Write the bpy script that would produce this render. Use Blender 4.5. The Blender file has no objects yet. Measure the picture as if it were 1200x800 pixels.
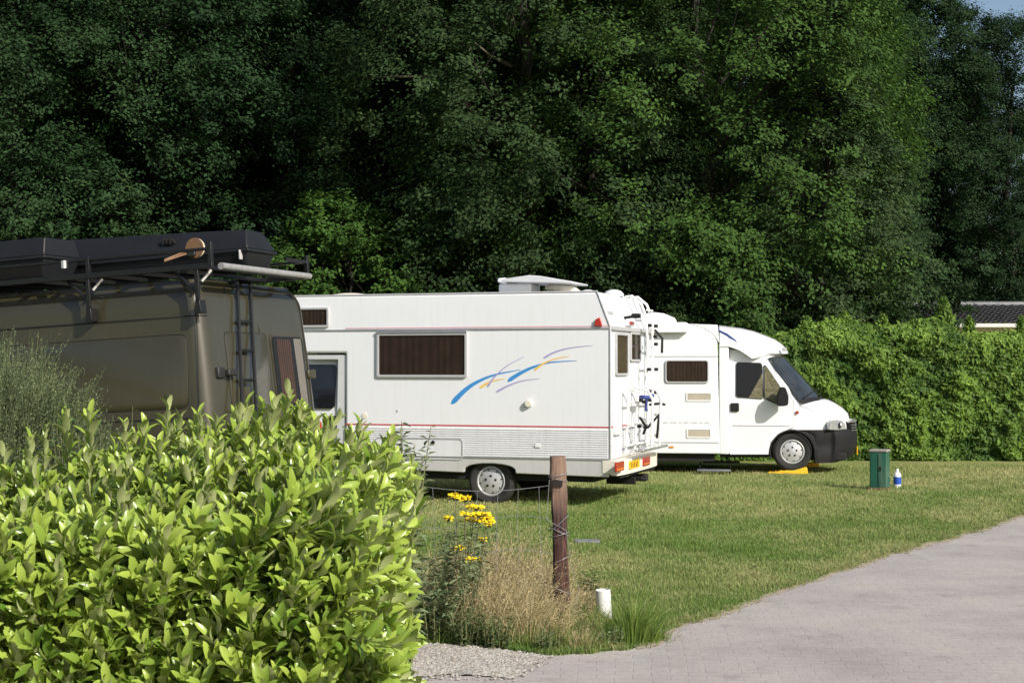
import bpy, bmesh, math, random
import numpy as np
from mathutils import Vector, Matrix
rnd = random.Random(7)
SC = bpy.context.scene
COL = SC.collection
R = math.radians
PI = math.pi

# ------------------------------------------------------------------ camera and measuring
F = 1800.0; EYE = 1.78; PIT = math.atan(30 / F)
cam_d = bpy.data.cameras.new('camera'); cam = bpy.data.objects.new('camera', cam_d); COL.objects.link(cam)
cam.location = (0, 0, EYE); cam.rotation_euler = (PI / 2 + PIT, 0, 0)
cam_d.sensor_width = 36; cam_d.lens = 54; cam_d.clip_start = 0.1; cam_d.clip_end = 2000
SC.camera = cam
EYEV = Vector((0, 0, EYE))
def ray(px, py):
    a, b = (px - 600) / F, (400 - py) / F
    return Vector((a, math.cos(PIT) - b * math.sin(PIT), math.sin(PIT) + b * math.cos(PIT)))
def gnd(px, py, z=0.0):
    d = ray(px, py); t = (z - EYE) / d.z
    return EYEV + d * t
def atY(px, py, Y):
    d = ray(px, py); return EYEV + d * (Y / d.y)
def mat_of(loc, yaw, pitch=0.0):
    return Matrix.Translation(loc) @ Matrix.Rotation(yaw, 4, 'Z') @ Matrix.Rotation(pitch, 4, 'Y')
class Meas:                      # measures a thing in its own frame (x length, y width, z up)
    def __init__(s, M): s.M = M; s.I = M.inverted()
    def hit(s, px, py, ax, val):
        o = s.I @ EYEV; d = s.I.to_3x3() @ ray(px, py)
        return o + d * ((val - o[ax]) / d[ax])
    def S(s, px, py, y=0.0): p = s.hit(px, py, 1, y); return (p.x, p.z)
    def E(s, px, py, x=0.0): p = s.hit(px, py, 0, x); return (p.y, p.z)

# ------------------------------------------------------------------ materials
MATS = {}
def nodes(m):
    m.use_nodes = True; nt = m.node_tree
    return nt, nt.nodes, nt.links, nt.nodes['Principled BSDF']
def pm(name, col, rough=0.5, metal=0.0, var=0.0, vs=6.0, bump=0.0, bs=60.0, coat=0.0, col2=None, dirt=None, spec=None):
    if name in MATS: return MATS[name]
    m = bpy.data.materials.new(name); nt, N, L, B = nodes(m)
    c = (*col, 1); B.inputs['Base Color'].default_value = c
    B.inputs['Roughness'].default_value = rough; B.inputs['Metallic'].default_value = metal
    if coat: B.inputs['Coat Weight'].default_value = coat; B.inputs['Coat Roughness'].default_value = 0.08
    if spec is not None: B.inputs['Specular IOR Level'].default_value = spec
    tc = N.new('ShaderNodeTexCoord')
    if var or col2 or dirt:
        n = N.new('ShaderNodeTexNoise'); n.inputs['Scale'].default_value = vs; n.inputs['Detail'].default_value = 6; n.inputs['Roughness'].default_value = .65
        L.new(tc.outputs['Object'], n.inputs['Vector'])
        r = N.new('ShaderNodeValToRGB'); r.color_ramp.elements[0].position = .35; r.color_ramp.elements[1].position = .68
        L.new(n.outputs['Fac'], r.inputs['Fac'])
        c2 = col2 or tuple(v * (1 - var) for v in col)
        r.color_ramp.elements[0].color = c; r.color_ramp.elements[1].color = (*c2, 1)
        out = r.outputs['Color']
        if dirt:                              # faint vertical rain streaks of dirt
            mp = N.new('ShaderNodeMapping'); mp.inputs['Scale'].default_value = (9, 9, .7); L.new(tc.outputs['Object'], mp.inputs['Vector'])
            n2 = N.new('ShaderNodeTexNoise'); n2.inputs['Scale'].default_value = 2.2; n2.inputs['Detail'].default_value = 8; L.new(mp.outputs['Vector'], n2.inputs['Vector'])
            r2 = N.new('ShaderNodeValToRGB'); r2.color_ramp.elements[0].position = .5; r2.color_ramp.elements[1].position = .8
            r2.color_ramp.elements[0].color = (0, 0, 0, 1); r2.color_ramp.elements[1].color = (dirt, dirt, dirt, 1); L.new(n2.outputs['Fac'], r2.inputs['Fac'])
            mx = N.new('ShaderNodeMix'); mx.data_type = 'RGBA'; L.new(r2.outputs['Color'], mx.inputs[0]); L.new(out, mx.inputs[6]); mx.inputs[7].default_value = (.3, .28, .22, 1)
            out = mx.outputs[2]
        L.new(out, B.inputs['Base Color'])
    if bump:
        n = N.new('ShaderNodeTexNoise'); n.inputs['Scale'].default_value = bs; n.inputs['Detail'].default_value = 4
        L.new(tc.outputs['Object'], n.inputs['Vector'])
        b = N.new('ShaderNodeBump'); b.inputs['Strength'].default_value = bump; b.inputs['Distance'].default_value = .01
        L.new(n.outputs['Fac'], b.inputs['Height']); L.new(b.outputs['Normal'], B.inputs['Normal'])
    MATS[name] = m; return m
def glass(name, tint, opac=0.55, rough=0.03):
    if name in MATS: return MATS[name]
    m = bpy.data.materials.new(name); nt, N, L, B = nodes(m)
    B.inputs['Base Color'].default_value = (*tint, 1); B.inputs['Roughness'].default_value = rough
    t = N.new('ShaderNodeBsdfTransparent'); t.inputs['Color'].default_value = (.9, .88, .86, 1)
    mx = N.new('ShaderNodeMixShader'); mx.inputs[0].default_value = opac
    L.new(t.outputs[0], mx.inputs[1]); L.new(B.outputs[0], mx.inputs[2]); L.new(mx.outputs[0], N['Material Output'].inputs['Surface'])
    MATS[name] = m; return m
def leafmat(name, dark, light, back=None, rough=0.45, trans=0.25, objcol=True, spec=.4, tcol=None):
    if name in MATS: return MATS[name]
    m = bpy.data.materials.new(name); nt, N, L, B = nodes(m)
    a = N.new('ShaderNodeAttribute'); a.attribute_name = 'tone'
    r = N.new('ShaderNodeValToRGB'); r.color_ramp.elements[0].color = (*dark, 1); r.color_ramp.elements[1].color = (*light, 1)
    L.new(a.outputs['Fac'], r.inputs['Fac']); out = r.outputs['Color']
    if objcol:
        oi = N.new('ShaderNodeObjectInfo'); mx = N.new('ShaderNodeMix'); mx.data_type = 'RGBA'; mx.blend_type = 'MULTIPLY'; mx.inputs[0].default_value = 1
        L.new(out, mx.inputs[6]); L.new(oi.outputs['Color'], mx.inputs[7]); out = mx.outputs[2]
    if back:
        g = N.new('ShaderNodeNewGeometry'); mb = N.new('ShaderNodeMix'); mb.data_type = 'RGBA'
        L.new(g.outputs['Backfacing'], mb.inputs[0]); L.new(out, mb.inputs[6]); mb.inputs[7].default_value = (*back, 1); out2 = mb.outputs[2]
        mr = N.new('ShaderNodeMapRange'); L.new(g.outputs['Backfacing'], mr.inputs['Value']); mr.inputs['To Min'].default_value = rough; mr.inputs['To Max'].default_value = .65
        L.new(mr.outputs[0], B.inputs['Roughness'])
    else:
        out2 = out; B.inputs['Roughness'].default_value = rough
    L.new(out2, B.inputs['Base Color']); B.inputs['Specular IOR Level'].default_value = spec
    tr = N.new('ShaderNodeBsdfTranslucent')
    if tcol: tr.inputs['Color'].default_value = (*tcol, 1)
    else: L.new(out, tr.inputs['Color'])
    ms = N.new('ShaderNodeMixShader'); ms.inputs[0].default_value = trans
    L.new(B.outputs[0], ms.inputs[1]); L.new(tr.outputs[0], ms.inputs[2]); L.new(ms.outputs[0], N['Material Output'].inputs['Surface'])
    MATS[name] = m; return m

# ------------------------------------------------------------------ things, parts
def tag(o, label=None, cat=None, group=None, kind=None):
    for k, v in (('label', label), ('category', cat), ('group', group), ('kind', kind)):
        if v: o[k] = v
    return o
def empty(name, M=None, label=None, cat=None, group=None):
    o = bpy.data.objects.new(name, None); COL.objects.link(o); o.empty_display_size = .2
    if M is not None: o.matrix_world = M
    return tag(o, label, cat, group)
def link(name, me, parent=None, M=None):
    o = bpy.data.objects.new(name, me); COL.objects.link(o)
    if parent: o.parent = parent
    if M is not None: o.matrix_world = M
    return o
def copy_tree(o, parent=None):
    c = o.copy(); COL.objects.link(c); c.parent = parent
    for ch in list(o.children): copy_tree(ch, c)
    return c
AX = {'y': lambda u, v, t: (u, t, v), 'x': lambda u, v, t: (t, u, v), 'z': lambda u, v, t: (u, v, t)}
def rrect(x0, z0, x1, z1, r, n=5):
    if x0 > x1: x0, x1 = x1, x0
    if z0 > z1: z0, z1 = z1, z0
    r = min(r, (x1 - x0) * .49, (z1 - z0) * .49); P = []
    for cx, cz, a0 in ((x1 - r, z1 - r, 0), (x0 + r, z1 - r, 90), (x0 + r, z0 + r, 180), (x1 - r, z0 + r, 270)):
        for i in range(n + 1):
            a = R(a0 + 90 * i / n); P.append((cx + r * math.cos(a), cz + r * math.sin(a)))
    return P
class MB:
    def __init__(s): s.v = []; s.f = []; s.m = []; s.mi = 0
    def add(s, vs, fs):
        k = len(s.v); s.v += [tuple(p) for p in vs]
        for f in fs: s.f.append([i + k for i in f]); s.m.append(s.mi)
        return s
    def box(s, a, b):
        x0, y0, z0 = a; x1, y1, z1 = b
        return s.add([(x0,y0,z0),(x1,y0,z0),(x1,y1,z0),(x0,y1,z0),(x0,y0,z1),(x1,y0,z1),(x1,y1,z1),(x0,y1,z1)],
                     [(0,3,2,1),(4,5,6,7),(0,1,5,4),(1,2,6,5),(2,3,7,6),(3,0,4,7)])
    def prism(s, poly, ax, a, b):
        g = AX[ax]; n = len(poly)
        return s.add([g(u, v, a) for u, v in poly] + [g(u, v, b) for u, v in poly],
                     [list(range(n)), list(range(n, 2 * n))] + [(i, (i + 1) % n, (i + 1) % n + n, i + n) for i in range(n)])
    def ring(s, out, inn, ax, a, b):          # frame: outer and inner outline with the same count
        g = AX[ax]; n = len(out)
        V = [g(u, v, a) for u, v in out] + [g(u, v, a) for u, v in inn] + [g(u, v, b) for u, v in out] + [g(u, v, b) for u, v in inn]
        fs = []
        for i in range(n):
            j = (i + 1) % n
            fs += [(i, j, j + n, i + n), (i + 2*n, j + 2*n, j + 3*n, i + 3*n), (i, j, j + 2*n, i + 2*n), (i + n, j + n, j + 3*n, i + 3*n)]
        return s.add(V, fs)
    def tube(s, pts, r, n=7, cap=True):
        pts = [Vector(p) for p in pts]; V = []; up = None
        rs = r if isinstance(r, (list, tuple)) else [r] * len(pts)
        for i, p in enumerate(pts):
            d = ((pts[min(i + 1, len(pts) - 1)] - p).normalized() + (p - pts[max(i - 1, 0)]).normalized())
            if d.length < 1e-6: d = Vector((0, 0, 1))
            d.normalize()
            if up is None: up = d.orthogonal()
            up = (up - d * up.dot(d)); up = up.normalized() if up.length > 1e-6 else d.orthogonal().normalized()
            w = d.cross(up)
            for k in range(n):
                a = 2 * PI * k / n; V.append(p + (up * math.cos(a) + w * math.sin(a)) * rs[i])
        fs = [(i*n + k, i*n + (k+1) % n, (i+1)*n + (k+1) % n, (i+1)*n + k) for i in range(len(pts) - 1) for k in range(n)]
        if cap: fs += [list(range(n)), list(range((len(pts)-1)*n, len(pts)*n))]
        return s.add(V, fs)
    def lathe(s, prof, c, ax='y', n=32):      # prof: (radius, along axis)
        V = []; c = Vector(c)
        for r_, t in prof:
            for k in range(n):
                a = 2 * PI * k / n; u, v = r_ * math.cos(a), r_ * math.sin(a)
                V.append(c + Vector(AX[ax](u, v, t)))
        m = len(prof)
        fs = [(i*n + k, i*n + (k+1) % n, (i+1)*n + (k+1) % n, (i+1)*n + k) for i in range(m - 1) for k in range(n)]
        if prof[0][0] > 1e-5: fs.append(list(range(n)))
        if prof[-1][0] > 1e-5: fs.append(list(range((m-1)*n, m*n)))
        return s.add(V, fs)
    def build(s, name, mats, parent=None, bevel=0, smooth=False, angle=35, M=None, seg=2):
        me = bpy.data.meshes.new(name); me.from_pydata(s.v, [], s.f)
        mats = mats if isinstance(mats, (list, tuple)) else [mats]
        for m in mats: me.materials.append(m)
        bm = bmesh.new(); bm.from_mesh(me)
        for f, i in zip(bm.faces, s.m): f.material_index = i; f.smooth = smooth
        bmesh.ops.remove_doubles(bm, verts=bm.verts, dist=1e-5)
        bmesh.ops.recalc_face_normals(bm, faces=bm.faces); bm.to_mesh(me); bm.free()
        if smooth: me.set_sharp_from_angle(angle=R(angle))
        o = link(name, me, parent, M)
        if bevel:
            b = o.modifiers.new('bevel', 'BEVEL'); b.width = bevel; b.segments = seg; b.limit_method = 'ANGLE'; b.angle_limit = R(40)
            for p in me.polygons: p.use_smooth = True
            me.set_sharp_from_angle(angle=R(60)); b.harden_normals = False
        return o
def gridbox(us, vs, ws, f):                   # the surface of a box of cells, mapped by f(u,v,w)
    idx = {}; V = []; Fs = []
    def g(i, j, k):
        if (i, j, k) not in idx: idx[(i, j, k)] = len(V); V.append(f(us[i], vs[j], ws[k]))
        return idx[(i, j, k)]
    nu, nv, nw = len(us) - 1, len(vs) - 1, len(ws) - 1
    for i in range(nu):
        for k in range(nw):
            for j in (0, nv): Fs.append((g(i,j,k), g(i+1,j,k), g(i+1,j,k+1), g(i,j,k+1)))
    for i in range(nu):
        for j in range(nv):
            for k in (0, nw): Fs.append((g(i,j,k), g(i+1,j,k), g(i+1,j+1,k), g(i,j+1,k)))
    for j in range(nv):
        for k in range(nw):
            for i in (0, nu): Fs.append((g(i,j,k), g(i,j+1,k), g(i,j+1,k+1), g(i,j,k+1)))
    m = MB(); m.add(V, Fs); return m
def lin(a, b, n): return [a + (b - a) * i / n for i in range(n + 1)]
def interp(x, pts):
    if x <= pts[0][0]: return pts[0][1]
    for (a, b), (c, d) in zip(pts, pts[1:]):
        if x <= c: return b + (d - b) * (x - a) / (c - a)
    return pts[-1][1]
def npmesh(name, V, Fc, mat, tone=None, smooth=False):
    V = np.asarray(V, np.float32); Fc = np.asarray(Fc, np.int32); k = Fc.shape[1]
    me = bpy.data.meshes.new(name)
    me.vertices.add(len(V)); me.vertices.foreach_set('co', V.ravel())
    me.loops.add(Fc.size); me.loops.foreach_set('vertex_index', Fc.ravel())
    me.polygons.add(len(Fc)); me.polygons.foreach_set('loop_start', np.arange(0, Fc.size, k, dtype=np.int32))
    if smooth: me.polygons.foreach_set('use_smooth', np.ones(len(Fc), bool))
    if tone is not None:
        a = me.attributes.new('tone', 'FLOAT', 'POINT'); a.data.foreach_set('value', np.asarray(tone, np.float32))
    me.materials.append(mat); me.update(calc_edges=True); return me
def norm(a): return a / np.maximum(np.linalg.norm(a, axis=-1, keepdims=True), 1e-9)
def leafquads(P, Nn, T, size, asp, fold=.12):
    """four-cornered leaves: base, two sides, tip"""
    Nn = norm(Nn); T = norm(T - Nn * (T * Nn).sum(-1, keepdims=True)); B = np.cross(Nn, T)
    s = size[:, None]
    V = np.stack([P - T*s*.5, P + B*s*asp*.5 + Nn*s*fold, P + T*s*.5, P - B*s*asp*.5 + Nn*s*fold], 1).reshape(-1, 3)
    return V, np.arange(len(P) * 4).reshape(-1, 4)

# ------------------------------------------------------------------ light, sky
w = bpy.data.worlds.new('World'); SC.world = w; w.use_nodes = True
SUN_AZ, SUN_EL = R(137), R(33)                 # azimuth clockwise from +Y (away from the camera)
nt = w.node_tree; sk = nt.nodes.new('ShaderNodeTexSky'); sk.sky_type = 'NISHITA'; sk.sun_disc = False
sk.sun_elevation = SUN_EL; sk.sun_rotation = SUN_AZ; sk.air_density = 1; sk.dust_density = 2.2
nt.links.new(sk.outputs[0], nt.nodes['Background'].inputs[0]); nt.nodes['Background'].inputs[1].default_value = .11
ld = bpy.data.lights.new('sun', 'SUN'); ld.energy = 4.6; ld.angle = R(.53); ld.color = (1, .95, .885)
sun = bpy.data.objects.new('sun', ld); COL.objects.link(sun)
SD = Vector((math.sin(SUN_AZ) * math.cos(SUN_EL), math.cos(SUN_AZ) * math.cos(SUN_EL), math.sin(SUN_EL)))
sun.rotation_euler = SD.to_track_quat('Z', 'Y').to_euler(); sun.location = (20, -20, 30)
SC.view_settings.view_transform = 'Standard'; SC.view_settings.look = 'None'; SC.view_settings.exposure = .26; SC.view_settings.gamma = 1
SC.cycles.max_bounces = 6; SC.cycles.diffuse_bounces = 3; SC.cycles.glossy_bounces = 3; SC.cycles.transparent_max_bounces = 8; SC.cycles.transmission_bounces = 3
SC.cycles.use_denoising = True; SC.cycles.sample_clamp_indirect = 4
# ------------------------------------------------------------------ shared vehicle pieces
WHITE = pm('white_coachwork', (.74, .755, .775), .32, var=.02, vs=1.5, coat=.25, dirt=.08)
WHITE2 = pm('white_cab_paint', (.74, .75, .765), .25, var=.02, vs=2, coat=.5, dirt=.03)
CREAM = pm('cream_plastic', (.72, .68, .58), .45, var=.08, vs=4, dirt=.25)
SILVER = pm('silver_skirt', (.50, .50, .49), .42, metal=.0, var=.08, vs=3, dirt=.3)
GREYT = pm('grey_trim', (.42, .42, .43), .4, var=.1)
ALU = pm('aluminium', (.62, .62, .62), .35, metal=.8, var=.12, vs=20)
RUB = pm('tyre_rubber', (.022, .022, .022), .85, var=.3, vs=10, bump=.3)
BLK = pm('black_plastic', (.013, .013, .014), .6, var=.3, vs=8, bump=.15, spec=.25)
DARK = pm('underbody_dark', (.012, .012, .012), .9, var=.3)
GBROWN = glass('brown_acrylic', (.035, .025, .02), .35, .08)
GBLACK = glass('dark_glass', (.012, .014, .016), .72, .03)
GCLEAR = glass('windscreen_glass', (.03, .035, .04), .16, .02)
REDL = pm('red_lens', (.42, .03, .02), .2, coat=.5, var=.2, vs=40)
ORANGE = pm('orange_lens', (.8, .25, .03), .25, coat=.4, var=.15, vs=40)
PLATE = pm('plate_yellow', (.85, .50, .02), .4, var=.08, vs=30)
def wheel(parent, x, y, r, width, side=-1, rimr=.62, z=None, spare=False):
    z = r if z is None else z
    w_ = empty('wheel'); w_.parent = parent
    m = MB(); s = side; rr = r * rimr
    prof = [(rr*.96, .01), (rr, 0), (rr+.02, -.012), (r*.86, -.022), (r*.96, -.005), (r*.995, .03), (r, .06), (r*.985, .065), (r*.985, .075), (r, .08),
            (r, width-.06), (r*.97, width-.01), (r*.85, width), (rr, width-.01)]
    m.lathe([(a, -s*b) for a, b in prof], (x, y, z), 'y', 40)
    m.build('tyre', RUB, w_, smooth=True)
    m = MB()
    m.lathe([(rr*1.0, -s*.014), (rr*1.0, s*.004), (rr*.93, s*.008), (rr*.86, -s*.012), (rr*.72, -s*.004), (rr*.45, s*.008), (rr*.3, s*.014), (rr*.16, s*.018), (0, s*.02)], (x, y, z), 'y', 40)
    m.mi = 1
    for k in range(5):
        a = 2*PI*k/5 + .3; cx, cz = x + math.cos(a)*rr*.36, z + math.sin(a)*rr*.36
        m.lathe([(rr*.085, 0), (rr*.085, s*.017), (0, s*.018)], (cx, y, cz), 'y', 10)
    for k in range(8):
        a = 2*PI*k/8+.2; cx, cz = x + math.cos(a)*rr*.76, z + math.sin(a)*rr*.76
        m.lathe([(rr*.05, -s*.02), (rr*.05, s*.002), (0, s*.003)], (cx, y, cz), 'y', 8)
    m.build('rim', [pm('rim_silver', (.55, .55, .56), .38, metal=.35, var=.15, vs=30), DARK], w_, smooth=True)
    return w_
def curtain(m, x0, z0, x1, z1, y, amp=.006, n=40, ax='y', folds=14):
    P = []
    for i in range(n + 1):
        t = i / n; u = x0 + (x1 - x0) * t; d = y + amp * math.sin(t * folds * 2 * PI + math.sin(t * 17) * 1.2)
        P += [AX[ax](u, z0, d), AX[ax](u, z1, d)]
    m.add(P, [(2*i, 2*i+1, 2*i+3, 2*i+2) for i in range(n)])
CURT = pm('brown_curtain', (.13, .085, .065), .9, col2=(.055, .04, .032), vs=5)
def window_side(parent, q, frame_mat=GREYT, r=.04, fw=.03, y=0.0, glassm=GBROWN, curt=CURT, name='window', out=.02):
    x0, z0, x1, z1 = q
    if x0 > x1: x0, x1 = x1, x0
    if z0 > z1: z0, z1 = z1, z0
    w_ = MB().ring(rrect(x0, z0, x1, z1, r), rrect(x0+fw, z0+fw, x1-fw, z1-fw, max(r-fw*.5, .01)), 'y', y+.002, y-out).build('%s' % name, frame_mat, parent, bevel=.004)
    MB().prism(rrect(x0+fw*.8, z0+fw*.8, x1-fw*.8, z1-fw*.8, max(r-fw*.5, .01)), 'y', y-out*.55, y-out*.55-.003).build('pane', glassm, w_)
    m = MB(); curtain(m, x0+fw, z0+fw, x1-fw, z1-fw, y-out*.28, .0055, n=90, folds=(11 if x1-x0 > .6 else 5)); m.build('curtain', curt, w_, smooth=True)
    return w_
def swoosh(pts, w0, w1, y, name, mat, parent, M_):
    """a tapering painted stripe given by picture points on the side wall"""
    P = [Vector((*M_.S(px, py, y), 0)) for px, py in pts]
    n = 24; Q = []
    for i in range(n + 1):                    # Catmull-like interpolation
        t = i / n * (len(P) - 1); k = min(int(t), len(P) - 2); u = t - k
        p0, p1, p2, p3 = P[max(k-1, 0)], P[k], P[k+1], P[min(k+2, len(P)-1)]
        Q.append(.5*((2*p1) + (p2-p0)*u + (2*p0-5*p1+4*p2-p3)*u*u + (3*p1-p0-3*p2+p3)*u**3))
    V = []
    for i, q in enumerate(Q):
        d = (Q[min(i+1, n)] - Q[max(i-1, 0)]).normalized(); nn = Vector((-d.y, d.x, 0)); t = i/n
        ww = (w0 + (w1 - w0) * t) * .5 * min(1, .35 + t * 8)
        for sgn in (1, -1): c = q + nn * ww * sgn; V.append((c.x, y, c.y))
    MB().add(V, [(2*i, 2*i+1, 2*i+3, 2*i+2) for i in range(n)]).build(name, mat, parent)

# ================================================================== MIDDLE MOTORHOME
YAW = R(18)
Mh = mat_of((115 / F * 19.6, 19.6, 0), -YAW); A = Meas(Mh)
rv = empty('motorhome', Mh, 'white alcove motorhome with blue swooshes painted on its side and a rear ladder', 'motorhome')
W = 2.25
zs_b = A.S(715, 559)[1]; z_band = A.S(714, 539)[1]; z_red = A.S(714, 500.5)[1]; z_up = A.S(714, 382.5)[1]; z_top = A.S(704, 341.5)[1]
xs = -.17                                        # slope of the rear at the top
x_cab = A.S(405, 450)[0]; z_alc = A.S(405, 413.5)[1]
x_nose = x_cab - 1.95
body = [(0, z_band), (0, z_up), (xs, z_top), (x_cab-.9, z_top), (x_cab-1.35, z_top-.12), (x_cab-1.62, z_top-.42), (x_cab-1.55, z_alc+.12), (x_cab-1.25, z_alc), (x_cab, z_alc), (x_cab, z_band)]
MB().prism(body, 'y', 0, W).build('body', WHITE, rv, bevel=.03, seg=3)
# underbody
MB().box((x_cab+.05, .12, .30), (-.25, W-.12, z_band-.01)).build('chassis', DARK, rv)
# horizontal corrugated apron on the side and at the rear
def corrug(x0, x1, z0, z1, n, out, ax, base):
    m = MB(); h = (z1 - z0) / n; sg = -1 if ax == 'y' else 1
    for i in range(n):
        a = z0 + i*h; P = [(0, a), (out*.35, a+h*.06), (out, a+h*.3), (out, a+h*.75), (out*.35, a+h*.94), (0, a+h)]
        V = []
        for t in (x0, x1):
            for o_, z in P: V.append((t, base + sg*o_, z) if ax == 'y' else (base + sg*o_, t, z))
        k = len(P); m.add(V, [(j, j+1, j+1+k, j+k) for j in range(k-1)] + [list(range(k)), list(range(k, 2*k))])
    return m
APRON = pm('pale_ribbed_apron', (.68, .69, .71), .4, var=.05, vs=3, dirt=.2)
corrug(x_cab+.02, -.03, z_band+.012, z_red-.03, 13, .012, 'y', .001).build('ribbed_panel', APRON, rv)
corrug(.03, W-.03, z_band+.03, z_red-.03, 13, .012, 'x', -.001).build('ribbed_panel', APRON, rv)
# silver skirt with its wheel arch
wx, wz = A.S(574, 564, .03); wr = .315
arch_c = wx + .01
P = [(x_cab+.01, z_band+.008), (x_cab+.01, zs_b+.05)]
P.append((arch_c-.40, zs_b+.02))
for k in range(13):
    a = PI - PI*k/12; P.append((arch_c + .36*math.cos(a), max(zs_b+.02, .285+.125*math.sin(a)) if 0 else zs_b+.03+.115*math.sin(a)**.7 if 0 < k < 12 else zs_b+.02))
P += [(arch_c+.42, zs_b+.02), (-.02, zs_b), (-.02, z_band+.008)]
m = MB(); m.prism(P, 'y', -.012, .06)
m.build('skirt', SILVER, rv, bevel=.012)
MB().box((x_cab+.02, -.018, z_band-.012), (-.01, .0, z_band+.012)).build('skirt_trim', ALU, rv, bevel=.003)
MB().prism([(x_cab+.3, z_band-.02), (x_cab+.3, zs_b+.05), (-.1, zs_b), (-.1, z_band-.02)], 'y', W-.06, W+.01).build('skirt', SILVER, rv)
# stripes
REDS = pm('red_stripe', (.52, .05, .06), .4, var=.1); PINK = pm('faded_red_stripe', (.60, .36, .37), .4, var=.1)
for z, h, mt in ((z_red, .016, REDS), (z_up+.004, .014, PINK)):
    MB().box((x_cab-(.0 if z > 1.5 else 0), -.004, z-h/2), (-.005, .001, z+h/2)).build('stripe', mt, rv)
MB().box((x_cab-1.3, -.010, z_up-.035), (-.01, .002, z_up-.012)).build('trim_strip', ALU, rv, bevel=.003)
MB().box((0, .03, z_red-.01), (.004, 1.0, z_red+.01)).build('stripe', REDS, rv)
# corner mouldings
MB().tube([(-.0, -.002, z_band), (-.0, -.002, z_up), (xs, -.002, z_top+.002)], .010, 8).build('corner_strip', ALU, rv, smooth=True)
MB().tube([(xs, .01, z_top), (x_cab-.9, .01, z_top), (x_cab-1.35, .01, z_top-.12)], .014, 8).build('roof_rail', GREYT, rv, smooth=True)
# windows
def qs(a, b, c, d, y=0): p, q = A.S(a, b, y), A.S(c, d, y); return (p[0], p[1], q[0], q[1])
window_side(rv, qs(442, 442, 548, 389.5), r=.03, fw=.035, out=.03)
m = MB(); q = qs(442, 391.5, 548, 388.5); m.box((q[0], -.038, q[3]-.02), (q[2], -.01, q[3]+.012)); m.build('window_gutter', ALU, rv, bevel=.004)
window_side(rv, qs(330, 384, 386, 360), r=.03, fw=.03, out=.03)
# cab under the alcove
def cab(parent, stations, hw, yc, tumble_z, nose_x, sgn, mat, name='cab', tk=.3, nose_round=.16, arch=None, sill=.34, arch_r=.37):
    """stations: (x, z_top); sgn -1 when the nose points to -x"""
    xs_ = [p[0] for p in stations]
    def f(u, v, w_):
        x = u; zt = interp(u * -sgn if 0 else u, sorted(stations)); zb = sill
        if arch and abs(x - arch[0]) < arch_r: zb = max(sill, arch[1] + math.sqrt(max(arch_r**2 - (x-arch[0])**2, 0)))
        z = zb + (zt - zb) * w_
        near = max(0, 1 - abs(x - nose_x) / .75)
        half = hw - max(0, z - tumble_z) * tk - near**2.2 * .20
        y = yc + v * half
        x2 = x - sgn * (abs(v)**2.4) * nose_round * (near**1.2) * 1.6
        # round the shoulder
        if w_ > .86: pass
        z2 = z - (w_**8) * (abs(v)**8) * .05
        return (x2, y, z2)
    n = 60; us = lin(min(xs_), max(xs_), n); vs = [-1, -.97, -.9, -.75, -.5, -.25, 0, .25, .5, .75, .9, .97, 1]; ws = lin(0, 1, 10)
    return gridbox(us, vs, ws, f)
st = [(x_cab, z_alc+.02), (x_cab-.55, z_alc+.02), (x_cab-1.3, 1.30), (x_cab-1.75, 1.06), (x_cab-1.93, .92), (x_nose, .6)]
cab(rv, st, W/2-.06, W/2, 1.2, x_nose, -1, WHITE2, tk=.12, nose_round=.12, arch=(x_cab-1.12, .30), sill=.36).build('cab', WHITE2, rv, smooth=True, angle=40)
def Yc(z, k=.12, base=.06, tz=1.2): return base + max(0, z - tz) * k
# the recess edge beside the cab door, the door and its window
MB().prism([A.S(405, 416), A.S(402, 535), A.S(393, 535), A.S(395, 421), A.S(358, 421), A.S(358, 416)], 'y', .052, .03).build('door_surround', MATS['dish_grey'] if 'dish_grey' in MATS else pm('dish_grey', (.55, .56, .57), .4, var=.08), rv, bevel=.004)
dp = [A.S(392, 424, .05), A.S(390, 530, .05), A.S(345, 530, .05), A.S(345, 424, .05)]
d = MB().add([(x, Yc(z)-.012-e, z) for e in (0, -.03) for x, z in dp], [(0,1,2,3),(4,5,6,7),(0,1,5,4),(1,2,6,5),(2,3,7,6),(3,0,4,7)]).build('cab_door', WHITE2, rv, bevel=.006)
wp = rrect(*A.S(350, 478, .05), *A.S(392.5, 427, .05), .05)
MB().add([(x, Yc(z)-.018, z) for x, z in wp] + [(x, Yc(z)-.030, z) for x, z in wp], [list(range(24)), list(range(24, 48))] + [(i, (i+1) % 24, (i+1) % 24+24, i+24) for i in range(24)]).build('door_window', pm('cab_window_black', (.012, .013, .015), .05, coat=.3, var=.3, vs=3), d)
h0, h1 = A.S(385, 499, .05), A.S(397, 487, .05)
MB().box((h0[0]+.0, .03, h0[1]), (h1[0]-.01, .045, h1[1])).build('door_handle', BLK, d, bevel=.008)
MB().add([(x_cab-.6, W/2+s_*.85, z_alc-.04) for s_ in (-1, 1)] + [(x_cab-1.32, W/2+s_*.82, 1.32) for s_ in (1, -1)], [(0,1,2,3)]).build('windscreen', pm('screen_dark', (.02, .025, .03), .05, coat=.5, var=.2), rv)
MB().box((x_nose-.02, .28, .34), (x_nose+.25, W-.28, .62)).build('front_bumper', BLK, rv, bevel=.06)
for yy in (.35, W-.55): MB().prism(rrect(yy, .70, yy+.2, .88, .03), 'x', x_nose-.01, x_nose+.2).build('headlight', pm('lamp_glass', (.6, .62, .64), .1, coat=1, var=.2, vs=40), rv, bevel=.01)
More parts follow.
